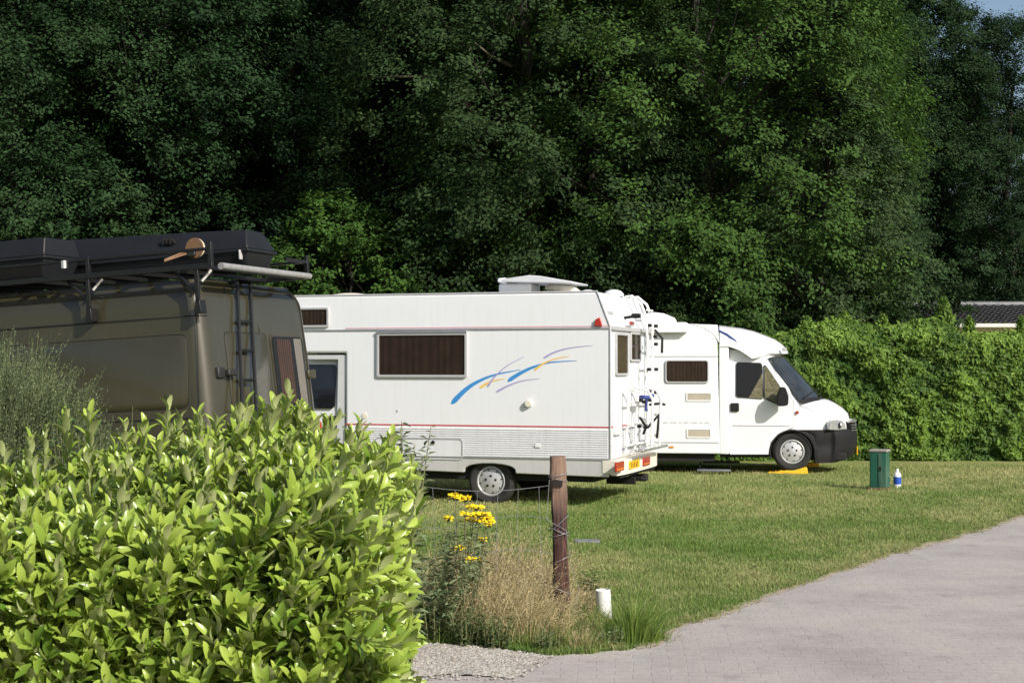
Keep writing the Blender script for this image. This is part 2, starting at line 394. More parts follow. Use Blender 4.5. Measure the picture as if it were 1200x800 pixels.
# service hatch, vents, small fittings
q = qs(440, 537, 543, 513.5)
MB().ring(rrect(*q, .06), rrect(q[0]+.016, q[1]+.016, q[2]-.016, q[3]-.016, .045), 'y', -.002, -.020).build('service_hatch', pm('hatch_edge', (.38, .38, .39), .5, var=.1), rv)
MB().prism(rrect(q[0]+.016, q[1]+.016, q[2]-.016, q[3]-.016, .045), 'y', -.002, -.0145).build('hatch_panel', APRON, rv)
def knob(px, py, r, mt, name, depth=.02):
    x, z = A.S(px, py); MB().lathe([(r, 0), (r, -depth*.7), (r*.85, -depth), (0, -depth*1.05)], (x, 0, z), 'y', 20).build(name, mt, rv, smooth=True)
knob(508, 518, .026, BLK, 'hatch_lock', .03); knob(446, 534.5, .022, BLK, 'hatch_lock', .03)
knob(620, 472.5, .05, CREAM, 'filler_cap', .05); knob(427, 487, .045, CREAM, 'vent_cap', .006); knob(466, 481, .012, GREYT, 'vent_cap', .01)
q = qs(627, 524, 634, 520); MB().prism(rrect(*q, .02), 'y', -.01, -.022).build('side_marker', WHITE2, rv, bevel=.004)
p = A.S(701, 377); MB().prism([(p[0]-.045, p[1]-.05), (p[0]+.06, p[1]-.06), (p[0]+.03, p[1]+.06), (p[0]-.03, p[1]+.03)], 'y', -.035, .0).build('marker_lamp', REDL, rv, bevel=.006)
# painted swooshes
BLUE = pm('blue_swoosh', (.05, .27, .62), .4, var=.12, vs=8); YEL = pm('yellow_swoosh', (.85, .55, .12), .4, var=.12, vs=8); PUR = pm('purple_swoosh', (.36, .32, .60), .4, var=.12, vs=8)
for pts, a, b, mt, off in (
    ([(529, 473), (545, 457), (560, 447), (580, 439), (610, 433)], .075, .006, BLUE, .0010),
    ([(595, 446.5), (610, 437), (625, 430), (645, 424.5), (676, 422.5)], .058, .005, BLUE, .0014),
    ([(562, 454.5), (572, 448.5), (583, 445), (592, 443.5)], .035, .006, YEL, .0018),
    ([(626, 434), (636, 426.5), (650, 420.5), (668, 417)], .032, .005, YEL, .0022),
    ([(571, 453.5), (580, 441), (595, 428), (615, 417.5)], .026, .003, PUR, .0026),
    ([(581, 459.5), (595, 452), (612, 446), (632, 443.5)], .026, .003, PUR, .0030),
    ([(637, 419.5), (650, 412.5), (668, 407.5), (695, 404.5)], .026, .003, PUR, .0034)):
    swoosh(pts, a, b, -off-.001, 'painted_swoosh', mt, rv, A)
# ---- rear wall
def er(a, b, c, d, x=0): p, q = A.E(a, b, x), A.E(c, d, x); return (p[0], p[1], q[0], q[1])
def rear_window(qq, curt):
    y0, z0, y1, z1 = qq; z0, z1 = sorted((z0, z1)); fw = .03
    w_ = MB().ring(rrect(y0, z0, y1, z1, .03), rrect(y0+fw, z0+fw, y1-fw, z1-fw, .02), 'x', .001, .03).build('rear_window', GREYT, rv, bevel=.004)
    MB().prism(rrect(y0+fw*.8, z0+fw*.8, y1-fw*.8, z1-fw*.8, .02), 'x', .016, .019).build('pane', GBROWN, w_)
    m = MB(); curtain(m, y0+fw, z0+fw, y1-fw, z1-fw, .007, .003, ax='x', folds=6); m.build('curtain', curt, w_, smooth=True)
rear_window(er(720.5, 440, 734.5, 391), pm('tan_curtain', (.36, .29, .20), .9, var=.2, vs=10))
rear_window(er(737.5, 423.5, 749.5, 390), CURT)
q = er(736.5, 458, 743, 447); MB().prism(rrect(*q, .02), 'x', .001, .012).build('rear_vent', CREAM, rv, bevel=.003)
q = er(717.5, 510, 725, 478); MB().prism(rrect(*q, .04), 'x', .001, .05).build('lamp_cover', WHITE2, rv, bevel=.012)
MB().box((-.01, .05, z_up-.045), (.035, W-.05, z_up+.01)).build('rear_gutter', GREYT, rv, bevel=.008)
p = A.E(738, 379.5); MB().box((-.06, p[0]-.22, z_up+.03), (.03, p[0]+.12, z_up+.10)).build('lamp_mount', WHITE2, rv, bevel=.01)
MB().box((.03, p[0]-.14, z_up+.05), (.045, p[0]+.1, z_up+.09)).build('brake_lamp', REDL, rv, bevel=.004)
m = MB(); pc = A.E(736, 371); m.tube([(-.08, pc[0], pc[1]-.02), (.06, pc[0], pc[1]), (.1, pc[0]+.02, pc[1]+.01)], .02); m.lathe([(.03, -.05), (.035, 0), (.03, .07), (0, .075)], (.1, pc[0], pc[1]+.01), 'x', 14); m.build('rear_camera', BLK, rv, smooth=True)
m = MB()
for k in range(5): m.box((-.069, .12+k*.055, z_up+.16), (-.062+.01, .12+k*.055+.03, z_up+.20))
m.build('maker_badge', GREYT, rv)
# bumper with lamps and plate
zb0 = A.E(716, 560, .12)[1]; zb1 = A.E(716, 542, .12)[1]
m = gridbox(lin(-.10, .15, 6), [0, .03, .1, .3, .5, .7, .9, .97, 1], lin(0, 1, 4), lambda u, v, w_: (min(u, .15) - (abs(v-.5)*2)**6*.05*(u > .1), .0-.02+(W+.04)*v, zb0 + (zb1-zb0)*w_ + (.03 if u < 0 else 0)*(1-w_)))
m.build('rear_bumper', CREAM, rv, bevel=.02)
bx = .152
for a, b, c, d in ((721, 553, 730, 539.5), (753, 546, 760.5, 534)):
    q = er(a, b, c, d, bx)
    l = MB().prism(rrect(q[0], q[1], q[2], q[3], .015), 'x', bx-.01, bx+.018).build('tail_lamp', REDL, rv, bevel=.004)
    MB().prism(rrect(q[0]+.02, q[1]+.02, q[2]-.02, q[1]+(q[3]-q[1])*.3, .01), 'x', bx+.015, bx+.021).build('indicator_lens', ORANGE, l)
q = er(737.5, 549.5, 749, 537.5, bx)
pl = MB().prism(rrect(*q, .01), 'x', bx-.005, bx+.008).build('number_plate', PLATE, rv)
m = MB(); mid = (q[1]+q[3])/2
for k in range(5):
    y0 = q[0] + .06 + k*(q[2]-q[0]-.1)/5; m.box((bx+.007, y0, mid-.035), (bx+.0105, y0+.028, mid+.035))
    if k % 2: m.box((bx+.007, y0+.03, mid-.035), (bx+.0105, y0+.045, mid-.01))
m.build('plate_characters', BLK, pl)
MB().box((bx-.3, .15, zb0-.04), (bx-.05, W-.15, zb0+.02)).build('bumper_underside', DARK, rv)
m = MB(); m.box((-.3, .95, .22), (.1, 1.0, .32)); m.tube([(.05, 1.2, .3), (.17, 1.2, .27)], .022); m.build('tow_bar', BLK, rv, bevel=.01)
m = MB(); m.box((-.2, 1.78, .2), (.06, 1.92, .3)); m.build('exhaust_box', DARK, rv, bevel=.02)
# ladder and folded bicycle carrier
LAD = pm('white_tube', (.78, .78, .77), .3, var=.06, vs=10)
ld_ = empty('rear_ladder'); ld_.parent = rv
m = MB(); ya, yb = 1.52, 1.86
for yy in (ya, yb):
    m.tube([(xs-.02, yy, z_top-.14), (xs+.0, yy, z_top+.0), (xs+.09, yy, z_top+.01), (.05, yy, z_top-.10), (.12, yy, z_up+.16), (.13, yy, z_up-.1), (.13, yy, z_band+.12), (.02, yy, z_band+.1)], .018, 8)
m.build('rail', LAD, ld_, smooth=True)
for k in range(8):
    z = z_band + .25 + k*.245; MB().tube([(.13, ya, z), (.13, yb, z)], .014, 8).build('rung', LAD, ld_, smooth=True)
bc = empty('bicycle_carrier'); bc.parent = rv
m = MB()
zt1 = A.E(734, 456, .1)[1]; zb_ = z_band + .08
for yy in (.62, 1.12):                       # two bowed uprights
    y2 = yy + .24
    m.tube([(.05, yy, zb_), (.09, yy, zt1-.15), (.09, yy-.03, zt1), (.16, yy+.02, zt1+.03), (.30, y2-.04, zt1-.02), (.36, y2, zt1-.14), (.34, y2, zb_+.05), (.2, y2, zb_)], .018, 8)
m.tube([(.1, .55, z_red+.02), (.1, 2.0, z_red+.02)], .014); m.tube([(.1, .55, z_red+.3), (.1, 2.0, z_red+.3)], .014); m.tube([(.08, .55, zb_+.08), (.08, 2.05, zb_+.08)], .014)
m.build('carrier_frame', LAD, bc, smooth=True)
for zz, xx in ((zb_+.0, .30), (zb_+.0, .22)):
    MB().box((xx-.03, .5, zz), (xx+.02, 2.0, zz+.035)).build('wheel_channel', ALU, bc, bevel=.006)
for yy, z, x in ((.85, z_red+.33, .2), (1.1, z_red+.30, .18), (1.36, z_red+.32, .2), (1.3, z_red-.05, .15), (.9, z_red-.02, .16), (1.55, z_up+.05, .16), (1.7, z_up-.1, .2), (1.5, z_up-.55, .16), (1.9, z_up-.55, .17), (1.52, z_up-.85, .16), (1.88, z_up-.87, .17), (1.88, z_up-.2, .17), (1.88, z_up+.05, .17)):
    MB().box((x-.022, yy-.024, z-.02), (x+.03, yy+.026, z+.024)).build('clamp', BLK, bc, bevel=.01)
m = MB()
m.tube([(.2, .86, z_red+.37), (.24, 1.15, z_red+.36), (.22, 1.45, z_red+.38)], .028); m.tube([(.22, 1.1, z_red+.36), (.2, 1.15, z_red+.18)], .02)
m.build('blue_grip', pm('blue_rubber', (.05, .07, .28), .6, var=.2), bc, smooth=True)
for pts in ([(.22, 1.3, z_red+.26), (.30, 1.62, z_red+.27), (.3, 1.85, z_red+.25)], [(.2, 1.25, z_red-.05), (.3, 1.5, z_red+.12), (.26, 1.55, z_red-.2)], [(.2, .8, z_red+.1), (.26, .9, z_red-.02), (.2, 1.0, z_red-.12)], [(.16, 1.86, z_up), (.26, 1.9, z_up-.12), (.25, 1.92, z_up-.32)]):
    MB().tube(pts, .018).build('strap', BLK, bc, smooth=True)
# roof fittings
def pR(px, py, y): return A.hit(px, py, 1, y)
p0 = pR(588, 341, .9); zt = z_top
sa = empty('satellite_dish'); sa.parent = rv
x0 = pR(588, 335, .9).x; x1 = pR(626, 335, .9).x; x2 = pR(678, 335, .9).x
hz = lambda py: pR(630, py, .9).z
MB().prism(rrect(x0, zt-.02, x1, hz(332), .03), 'y', .75, 1.2).build('dish_housing', WHITE2, sa, bevel=.03, seg=3)
MB().prism([(x0-.0, hz(331)), (x0, hz(326)), (x0+.12, hz(325.5)), (x0+.12, hz(333))], 'y', .7, 1.0).build('dish_hinge', WHITE2, sa, bevel=.02)
MB().prism([(x0+.1, hz(331)), (x0+.15, hz(327.5)), (x0+.5, hz(324)), ((x0+x2)/2+.1, hz(325)), (x2, hz(332)), (x2, hz(334)), ((x0+x2)/2, hz(332.5)), (x0+.35, hz(332))], 'y', .55, 1.4).build('dish_plate', pm('dish_grey', (.55, .56, .57), .4, var=.08), sa, bevel=.012)
MB().tube([(x1+.15, .95, hz(337)), (x1+.25, .95, hz(336.5)), (x1+.5, .95, hz(339)), (x2+.05, .95, zt)], [.03, .05, .06, .03], 10).build('dish_arm', CREAM, sa, smooth=True)
for nm, pxc, yc_, rr, mt in (('roof_vent', 689, 1.2, .14, WHITE2), ('roof_vent', 722, 1.25, .14, WHITE2), ('roof_dome', 411, 1.1, .34, CREAM)):
    x = pR(pxc, 341, yc_).x; MB().lathe([(rr, zt-.01), (rr*.98, zt+.03), (rr*.75, zt+.065), (rr*.35, zt+.085), (0, zt+.09)], (min(x, xs-.1), yc_, 0), 'z', 24).build(nm, mt, rv, smooth=True)
# wheels, axle and wheel housing
wheel(rv, wx, .075, wr, .20, -1, z=wr-.03); wheel(rv, wx, W-.04, wr, .20, 1, z=wr-.03)
wheel(rv, x_cab-1.12, .1, wr, .20, -1, z=wr-.01); wheel(rv, x_cab-1.12, W-.1, wr, .20, 1, z=wr-.01)
MB().box((wx-.04, .3, .22), (wx+.04, W-.3, .32)).build('axle', DARK, rv)
MB().box((wx-.55, .34, .28), (wx+.55, .7, z_band-.02)).build('wheel_housing', DARK, rv)
# ================================================================== RIGHT MOTORHOME (low profile)
YAW2 = R(7)
g0 = gnd(929, 555.5); M2 = mat_of((g0.x, g0.y, 0), -YAW2); D = Meas(M2)     # origin under the front wheel
rv2 = empty('motorhome', M2, 'white low-profile motorhome parked furthest right, front wheel up on a yellow ramp', 'motorhome')
tr2 = .325; zw = tr2 + .045
HW = 1.02; YC2 = 1.08                       # cab half width and centre line
xb, sill2 = D.S(845, 531.5)                  # rear edge of the cab trim and sill height
xd0 = D.S(855, 500, .06)[0]; xd1 = D.S(930, 500, .06)[0]
xL = -4.55
ztop2 = D.S(808, 379)[1]
roofp = [D.S(px, py, .25) for px, py in ((808, 379), (840, 380), (869, 383.5), (885, 387), (898, 391.7), (910, 396.5), (918, 401.7), (924, 407.5), (926.5, 412))]
# living body: runs behind the other motorhome
hb = [(xL, sill2), (xL+.06, ztop2-.1), (xL+.25, ztop2), (D.S(806, 379)[0], ztop2), D.S(824, 384), D.S(836, 392), (D.S(840.5, 400)[0], D.S(840.5, 400)[1]), (xb-.02, sill2)]
MB().prism(hb, 'y', 0, 2.16).build('body', WHITE, rv2, bevel=.02)
MB().box((xL+.1, .1, .2), (xb-.1, 2.05, sill2+.01)).build('chassis', DARK, rv2)
MB().box((xL+.05, -.008, D.S(800, 518)[1]-.006), (xb-.03, .001, D.S(800, 518)[1]+.006)).build('skirt_line', GREYT, rv2)
MB().box((xL+.1, -.006, D.S(800, 417.5)[1]-.006), (xb-.05, .001, D.S(800, 417.5)[1]+.006)).build('panel_seam', GREYT, rv2)
# bulging roof cap over the cab
zc0 = D.S(855, 406, .06)[1]; zc1 = D.S(900, 420, .25)[1]
def low(x): return interp(x, [(xb-.06, zc0), (D.S(855, 406)[0], zc0), (D.S(872, 411)[0], zc0-.06), (D.S(895, 419, .2)[0], zc1+.0), (D.S(905, 419, .2)[0], zc1+.01), (D.S(918, 417, .25)[0], zc1+.06), (D.S(925, 415, .25)[0], zc1+.10), (roofp[-1][0], roofp[-1][1]-.03)])
def capf(u, v, w_):
    x = u; zt = interp(x, roofp) - (0 if x > roofp[0][0] else 0); zb = low(x)
    if x < xb: zb = max(zb, zc0)
    av = abs(v); t = max(0, (x - xb) / (roofp[-1][0] - xb))
    half = 1.075 - .17 * t**2.5 - .03*w_**3
    z = zb + (zt - zb) * w_ - (w_ * av**6) * min(.25, (zt-zb)*.8) * (.35 + .3*min(1, t*2))
    xx = x - av**3 * .42 * t**1.5
    return (xx, 1.08 + v*half, z)
cx0 = D.S(822, 380)[0]
us = lin(xb-.02, roofp[-1][0], 36)
gridbox(us, [-1,-.985,-.95,-.88,-.75,-.5,-.25,0,.25,.5,.75,.88,.95,.985,1], lin(0, 1, 8), capf).build('roof_cap', WHITE2, rv2, smooth=True, angle=50)
# fairing that carries the roof line back over the body
fp = [D.S(px, py) for px, py in ((808, 379), (815, 379.6), (841, 380.6), (843, 402), (836, 393), (826, 385.5))]
MB().prism(fp, 'y', .0, 2.16).build('roof_fairing', WHITE2, rv2, bevel=.015)
# cab
bel = D.S(900, 466, .06)[1]
CY = YC2 - .28
stn = [(xb-.02, zc0+.02)] + [D.S(px, py, CY) for px, py in ((908, 408), (920, 419), (941, 442), (962.5, 465.5))]
hood = [D.S(px, py, CY) for px, py in ((964.5, 466.6), (972, 468.2), (980, 472), (989, 478), (995.5, 484.5), (999.5, 491))]
xn = D.S(1003.5, 510, CY)[0] - .03
stn += hood + [(xn-.03, D.S(1001, 500, CY)[1]), (xn, D.S(1002, 512, CY)[1])]
xs0 = stn[1][0]
def coff(x): return interp(x, [(xs0-.5, 0), (xs0, .34), (xs0+.9, .44), (xn, .44)])
stn = sorted(stn)
awx, awz = 0.0, zw
def cab2(u, v, w_):
    x = u; zt = interp(x, stn); zb = sill2+.005; xx = x - abs(v)**2.3 * coff(x)
    if abs(xx) < .385: zb = max(sill2, zw + math.sqrt(max(.385**2 - xx*xx, 0)) - .02)
    if xx > .385: zb = sill2 - .02
    z = zb + (zt - zb) * w_
    near = max(0, 1 - abs(x - xn) / 1.0)
    half = HW - max(0, z - bel) * .17 - near**2 * .16
    z -= w_**10 * abs(v)**6 * (.05 + .08*(x > .35))
    return (xx, YC2 + v*half, z)
us = sorted(set(lin(xb, -.42, 10) + lin(-.385, .95, 44) + lin(.97, xn, 10) + [s_[0] for s_ in stn if xb < s_[0] < xn]))
gridbox(us, [-1,-.985,-.95,-.88,-.75,-.5,-.25,0,.25,.5,.75,.88,.95,.985,1], [0,.1,.2,.3,.4,.5,.6,.7,.8,.88,.94,.98,1], cab2).build('cab', WHITE2, rv2, smooth=True, angle=50)
def ys(z, out=.0): return YC2 - HW + max(0, z - bel) * .17 - out
def panel(parent, poly, out, th, name, mat, bevel=0, smooth=False):
    n = len(poly)
    return MB().add([(x, ys(z, out), z) for x, z in poly] + [(x, ys(z, out-th), z) for x, z in poly], [list(range(n)), list(range(n, 2*n))] + [(i, (i+1) % n, (i+1) % n+n, i+n) for i in range(n)]).build(name, mat, parent, bevel=bevel)
SY = YC2 - HW
def sp(px, py):
    p = D.S(px, py, SY); return D.S(px, py, ys(p[1]))
MB().prism([(xb-.03, sill2-.01), (xb-.03, zc0+.05), (D.S(854, 400)[0], zc0+.02), (D.S(854, 500)[0], sill2-.01)], 'y', .02, .3).build('pillar_trim', WHITE2, rv2, bevel=.02)
# wheel arch edge, bumper, sill
m = MB(); P = [(.375*math.cos(a), SY-.006, zw + .375*math.sin(a)) for a in lin(R(200), R(-12), 20)] if False else [(.372*math.cos(a), SY-.004, zw-.02 + .378*math.sin(a)) for a in lin(R(196), R(-10), 22)]
m.tube(P, .017, 6); m.build('wheel_arch', BLK, rv2, smooth=True)
MB().box((xb, SY+.04, sill2-.06), (-.40, SY+.3, sill2+.01)).build('sill', BLK, rv2, bevel=.01)
MB().box((-.40, SY+.32, zw-.1), (.40, SY+.6, zw+.36)).build('wheel_housing', DARK, rv2)
zb_t = D.S(960, 503.5, .1)[1]; zb_l = D.S(962, 541, .1)[1]
def bump(u, v, w_):
    x = u; near = max(0, 1 - abs(x - xn) / 1.0); xx = x - abs(v)**2.3 * interp(x, [(.5, .49), (.8, .44), (xn, .44)]) + .03*math.sin(PI*w_)*near**4
    zt = zb_t; zb = interp(xx, [(.2, zb_l-.03), (.75, zb_l-.02), (xn+.05, zb_l+.07)])
    if xx < .385: zb = max(zb, zw - .02 + math.sqrt(max(.385**2 - xx*xx, 0)))
    if zb > zt - .012: zb = zt - .012
    z = zb + (zt - zb) * w_
    xx -= .05*(1-w_)**3*near**2 + .02*(w_ > .99)*near; w_y = .05*(1-w_)**3 + (.035 if .35 < w_ < .62 else 0)*near**.5
    near = max(0, 1 - abs(x - xn) / 1.0)
    u2 = xx + abs(v)**2.3*coff(x); near2 = max(0, 1 - abs(u2 - xn) / 1.0); half = HW + .018 - near2**2 * .155 - w_y*.5
    return (xx, YC2 + v*half, z)
gridbox(lin(.5, xn+.05, 26), [-1,-.985,-.96,-.92,-.87,-.81,-.74,-.66,-.5,-.25,0,.25,.5,.66,.74,.81,.87,.92,.96,.985,1], [0,.06,.15,.3,.45,.6,.75,.9,1], bump).build('front_bumper', BLK, rv2, smooth=True, angle=50)
# door: seam, handle, windows
seam = [(855.5, 532), (855.5, 410), (893, 411), (897, 417), (930.5, 470), (930.5, 500), (912, 508), (903, 518), (900.5, 532)]
dpoly = [sp(*q) for q in seam]
dr = panel(rv2, dpoly, .008, .02, 'cab_door', WHITE2, bevel=.004)
m = MB(); m.tube([(x, ys(z, .004), z) for x, z in dpoly + dpoly[:1]], .006, 5); m.build('door_seam', GREYT, dr)
def rpoly(pts, r, n=4):                       # round the corners of a polygon
    P = [Vector(p) for p in pts]; O = []
    for i, p in enumerate(P):
        a = P[i-1]; b = P[(i+1) % len(P)]; da = (a-p).normalized()*min(r, (a-p).length*.4); db = (b-p).normalized()*min(r, (b-p).length*.4)
        for k in range(n+1):
            t = k/n; O.append(tuple((p+da)*(1-t)**2 + p*2*t*(1-t) + (p+db)*t*t))
    return O
SEAL = BLK
w1 = [sp(*q) for q in ((862.5, 465), (862.5, 424), (893, 425), (895.5, 467))]
w2 = [sp(*q) for q in ((895.8, 467), (895, 427), (898, 428.5), (915, 453.5), (911, 474))]
PAT = pm('patterned_curtain', (.55, .52, .36), .9, col2=(.16, .18, .05), vs=26)
CABIN = pm('cabin_dark', (.02, .018, .017), .3, var=.4, vs=3)
for wv, nm in ((w1, 'door_window'), (w2, 'quarter_window')):
    c = sum((Vector(p) for p in wv), Vector((0, 0)))/len(wv)
    panel(dr, rpoly(wv, .05), .018, .012, nm + '_seal', SEAL)
    inn = [tuple(c + (Vector(p)-c)*.93) for p in wv]
    o = panel(dr, rpoly(inn, .045), .022, .005, nm, CABIN if nm == 'door_window' else PAT)
    panel(o, rpoly(inn, .045), .027, .003, 'pane', GCLEAR)
panel(dr, [sp(*q) for q in ((878, 465), (893.5, 437), (893.5, 466))], .0235, .001, 'sunshade', PAT)
p0, p1 = sp(855.8, 482), sp(866, 472)
MB().prism(rrect(*p0, *p1, .02), 'y', SY-.03, SY-.008).build('door_handle', BLK, dr, bevel=.006)
MB().box((xd0+.06, SY-.014, D.S(880, 498, SY)[1]-.006), (xd1-.05, SY-.006, D.S(880, 498, SY)[1]+.008)).build('door_crease', WHITE2, dr, bevel=.006)
# windscreen
def scr(t, v, out=.012):
    (xa, za), (xb2, zb2) = stn[2], stn[4]
    x = xa + (xb2-xa)*t; z = za + (zb2-za)*t
    half = HW - max(0, z - bel)*.17 - .07
    nrm = Vector((-(zb2-za), xb2-xa)).normalized()
    return (x + nrm.x*out - abs(v)**2.3*coff(x), YC2 + v*half*1.06, z + nrm.y*out - abs(v)**6*.05)
def stn_at(px, py): return D.S(px, py, .3)
V = []; vs_ = lin(-1, 1, 14); ts = lin(-.02, 1.04, 8)
for t in ts:
    for v in vs_: V.append(scr(t, v, .022 ))
nn = len(vs_)
fs = [(i*nn+j, i*nn+j+1, (i+1)*nn+j+1, (i+1)*nn+j) for i in range(len(ts)-1) for j in range(nn-1)]
MB().add(V, fs).build('windscreen', pm('screen_glass', (.010, .012, .014), .08, coat=.3, col2=(.04, .045, .045), vs=2.2, spec=.5), rv2, smooth=True)
V2 = [scr(t, v, .028) for t in (1.0, 1.09) for v in vs_]
MB().add(V2, [(j, j+1, j+1+nn, j+nn) for j in range(nn-1)]).build('scuttle_panel', BLK, rv2, smooth=True)
m = MB(); m.tube([scr(1.0, -.45, .05), scr(.93, .0, .06), scr(.9, .5, .05)], .01); m.tube([scr(1.0, -.95, .05), scr(.86, -.45, .06), scr(.84, -.1, .05)], .01); m.build('wiper', BLK, rv2)
# mirror
mx_, mz_ = D.S(916, 464, -.12)
m = MB(); m.prism(rpoly([D.S(911, 476, -.15), D.S(909.5, 466, -.15), D.S(914, 453, -.15), D.S(920, 453.5, -.15), D.S(924, 464, -.15), D.S(923.5, 475, -.15)], .05), 'y', -.24, -.06); m.tube([(mx_, -.12, mz_-.08), (mx_-.02, SY, mz_-.12)], .03); m.build('door_mirror', BLK, rv2, bevel=.03, seg=3)
# lamps, grille, plate, badge
def nose(px, py, v, out=.0):
    p = D.S(px, py, YC2 - HW*abs(v)); return p
def front_sheet(u0, u1, z0, z1, out, th, name, mat, parent=rv2, n=8, slope=0.0, wrap=None, bevel=0):
    """a piece wrapped round the nose, u runs across the front from the near side (-1) to the far side (1)"""
    V = []
    for k in (0, 1):
        for zz in (z0, z1):
            for i in range(n+1):
                u = u0 + (u1-u0)*i/n
                x = xn; near = 1.0; xx = x - abs(u)**2.3*.44 + out - k*th + (zz - z0) * slope
                half = HW - .15
                V.append((xx, YC2 + u*(half + out - k*th), zz))
    a = n+1
    fs = [(i, i+1, a+i+1, a+i) for i in range(n)] + [(2*a+i, 2*a+i+1, 3*a+i+1, 3*a+i) for i in range(n)] + [(i, i+1, 2*a+i+1, 2*a+i) for i in range(n)] + [(a+i, a+i+1, 3*a+i+1, 3*a+i) for i in range(n)] + [(0, a, 3*a, 2*a), (n, a+n, 3*a+n, 2*a+n)]
    return MB().add(V, fs).build(name, mat, parent, smooth=True, bevel=bevel)
# near headlight sits on the flank of the nose
LENS = pm('lamp_lens', (.30, .31, .33), .12, metal=.4, coat=1, col2=(.5, .5, .52), vs=30)
for s_ in (-1, 1):
    def hp(px, py, out):
        x, z = D.S(px, py, .2); t = (x - hx0)/(hx1-hx0)
        y = SY + .06 + .30*t**1.6
        return (x + out*.5, (y - out) if s_ < 0 else 2*YC2 - (y - out), z)
    hx0 = D.S(969, 497, .2)[0]; hx1 = D.S(990, 497, .3)[0]
    pts = [(969.5, 503), (970, 495), (973, 491.8), (981, 491.5), (987, 493), (990.5, 497), (991.5, 503.2), (980, 503.6)]
    V = [hp(*q, .035) for q in pts] + [hp(*q, -.05) for q in pts]; k = len(pts)
    hl = MB().add(V, [list(range(k)), list(range(k, 2*k))] + [(i, (i+1) % k, (i+1) % k+k, i+k) for i in range(k)]).build('headlight', LENS, rv2, bevel=.008)
    c = hp(983, 498, .03); MB().lathe([(.055, 0), (.05, .012), (.02, .005), (0, 0)], (c[0]+.015, c[1], c[2]), 'x', 16).build('reflector', ALU, hl, smooth=True)
gz0 = D.S(995, 507, .4)[1]; gz1 = D.S(995, 495, .4)[1]
gr = front_sheet(-.60, .60, gz0, gz1, .05, .05, 'grille', BLK, slope=-.15)
front_sheet(-.62, .62, gz1, gz1+.035, .05, .05, 'grille_surround', ALU, gr)
for k in range(3): front_sheet(-.58, .58, gz0+.03+k*.045, gz0+.04+k*.045, .058, .01, 'grille_bar', ALU, gr)
MB().lathe([(.05, 0), (.045, .015), (0, .018)], (xn+.03, YC2, (gz0+gz1)/2+.01), 'x', 20).build('round_badge', pm('badge_blue', (.05, .08, .25), .3, coat=.5, var=.1), gr, smooth=True)
pz = D.S(998, 530, .5)
pl = front_sheet(-.28, .28, D.S(1000, 534, .5)[1], D.S(1000, 525, .5)[1]+.01, .075, .012, 'number_plate', PLATE)
m = MB()
for k in range(6): yy = YC2-.2+k*.07; m.box((xn+.070, yy, pz[1]-.03), (xn+.081, yy+.03, pz[1]+.03))
m.build('plate_characters', BLK, pl)
# side details
window_side(rv2, (*D.S(779.5, 448.5), *D.S(830.5, 421.5)), r=.05, fw=.022, out=.025, y=0)
VENT = pm('vent_beige', (.60, .54, .45), .55, var=.1)
for a, b, c, d in ((804, 470, 834, 459.5), (804.5, 513, 833.5, 502)):
    q = (*D.S(a, b), *D.S(c, d)); v_ = MB().ring(rrect(*q, .02), rrect(q[0]+.02, q[1]+.02, q[2]-.02, q[3]-.02, .01), 'y', .001, -.012).build('fridge_vent', WHITE2, rv2)
    m = MB(); nz = 7
    for k in range(nz):
        z0 = q[1]+.02 + (q[3]-q[1]-.04)*k/nz; m.add([(q[0]+.02, -.002, z0), (q[2]-.02, -.002, z0), (q[2]-.02, -.010, z0+.6*(q[3]-q[1])/nz), (q[0]+.02, -.010, z0+.6*(q[3]-q[1])/nz)], [(0,1,2,3)])
    m.box((q[0]+.015, -.004, q[1]+.015), (q[2]-.015, .0, q[3]-.015)); m.build('louvre', VENT, v_)
m = MB(); x, z = D.S(771, 495)                # the small dashed line of lettering along the side
x1_, _ = D.S(826, 495); k = 0; xx = x
while xx < x1_:
    wd = .05 + .03*((k*7) % 3); m.box((xx, -.0015, z-.008), (xx+wd, .0, z+.008)); xx += wd + .035; k += 1
m.build('side_lettering', GREYT, rv2)
for px, py, mt in ((787, 523.5, ORANGE), (775, 469, BLK), (769, 485, GREYT), (769, 509, GREYT)):
    q = D.S(px, py); wx_ = .04 if mt is ORANGE else .02
    MB().prism(rrect(q[0]-wx_, q[1]-.015, q[0]+wx_, q[1]+.015, .012), 'y', .001, -.014).build('side_marker' if mt is ORANGE else 'side_catch', mt, rv2, bevel=.003)
q = D.S(934, 483, SY); MB().prism(rrect(q[0]-.02, q[1]-.025, q[0]+.03, q[1]+.025, .015), 'y', SY+.03, SY-.015).build('side_indicator', REDL, rv2, bevel=.004)
# awning case, roof hatch, blue stripe
q0 = D.S(770, 390, -.1); q1 = D.S(806.5, 377.5, -.1)
MB().prism(rrect(-3.9, q0[1], q1[0], q1[1], .05), 'y', -.12, .06).build('awning_case', WHITE2, rv2, bevel=.015)
MB().prism([D.S(748, 379, .7), D.S(752, 369, .7), D.S(764, 366, .7), D.S(778, 367.5, .7), D.S(791, 373, .7), D.S(794, 378, .7)], 'y', .45, 1.25).build('roof_hatch', WHITE2, rv2, bevel=.05, seg=3)
def roofside(px, py, lift=.0):
    return D.hit(px, py, 1, -.004)
m = MB(); up = [(829, 382), (840, 385), (852, 390.5), (862, 398), (866, 404.5)]; lo = [(829, 382.8), (840, 386.8), (851, 393), (858, 399.5), (861, 404.8)]
V = []
for a, b in zip(up, lo):
    for (px, py) in (a, b): h_ = D.hit(px, py, 1, -.0); V.append((h_.x, -.004, h_.z))
stripe_pts = (up, lo)
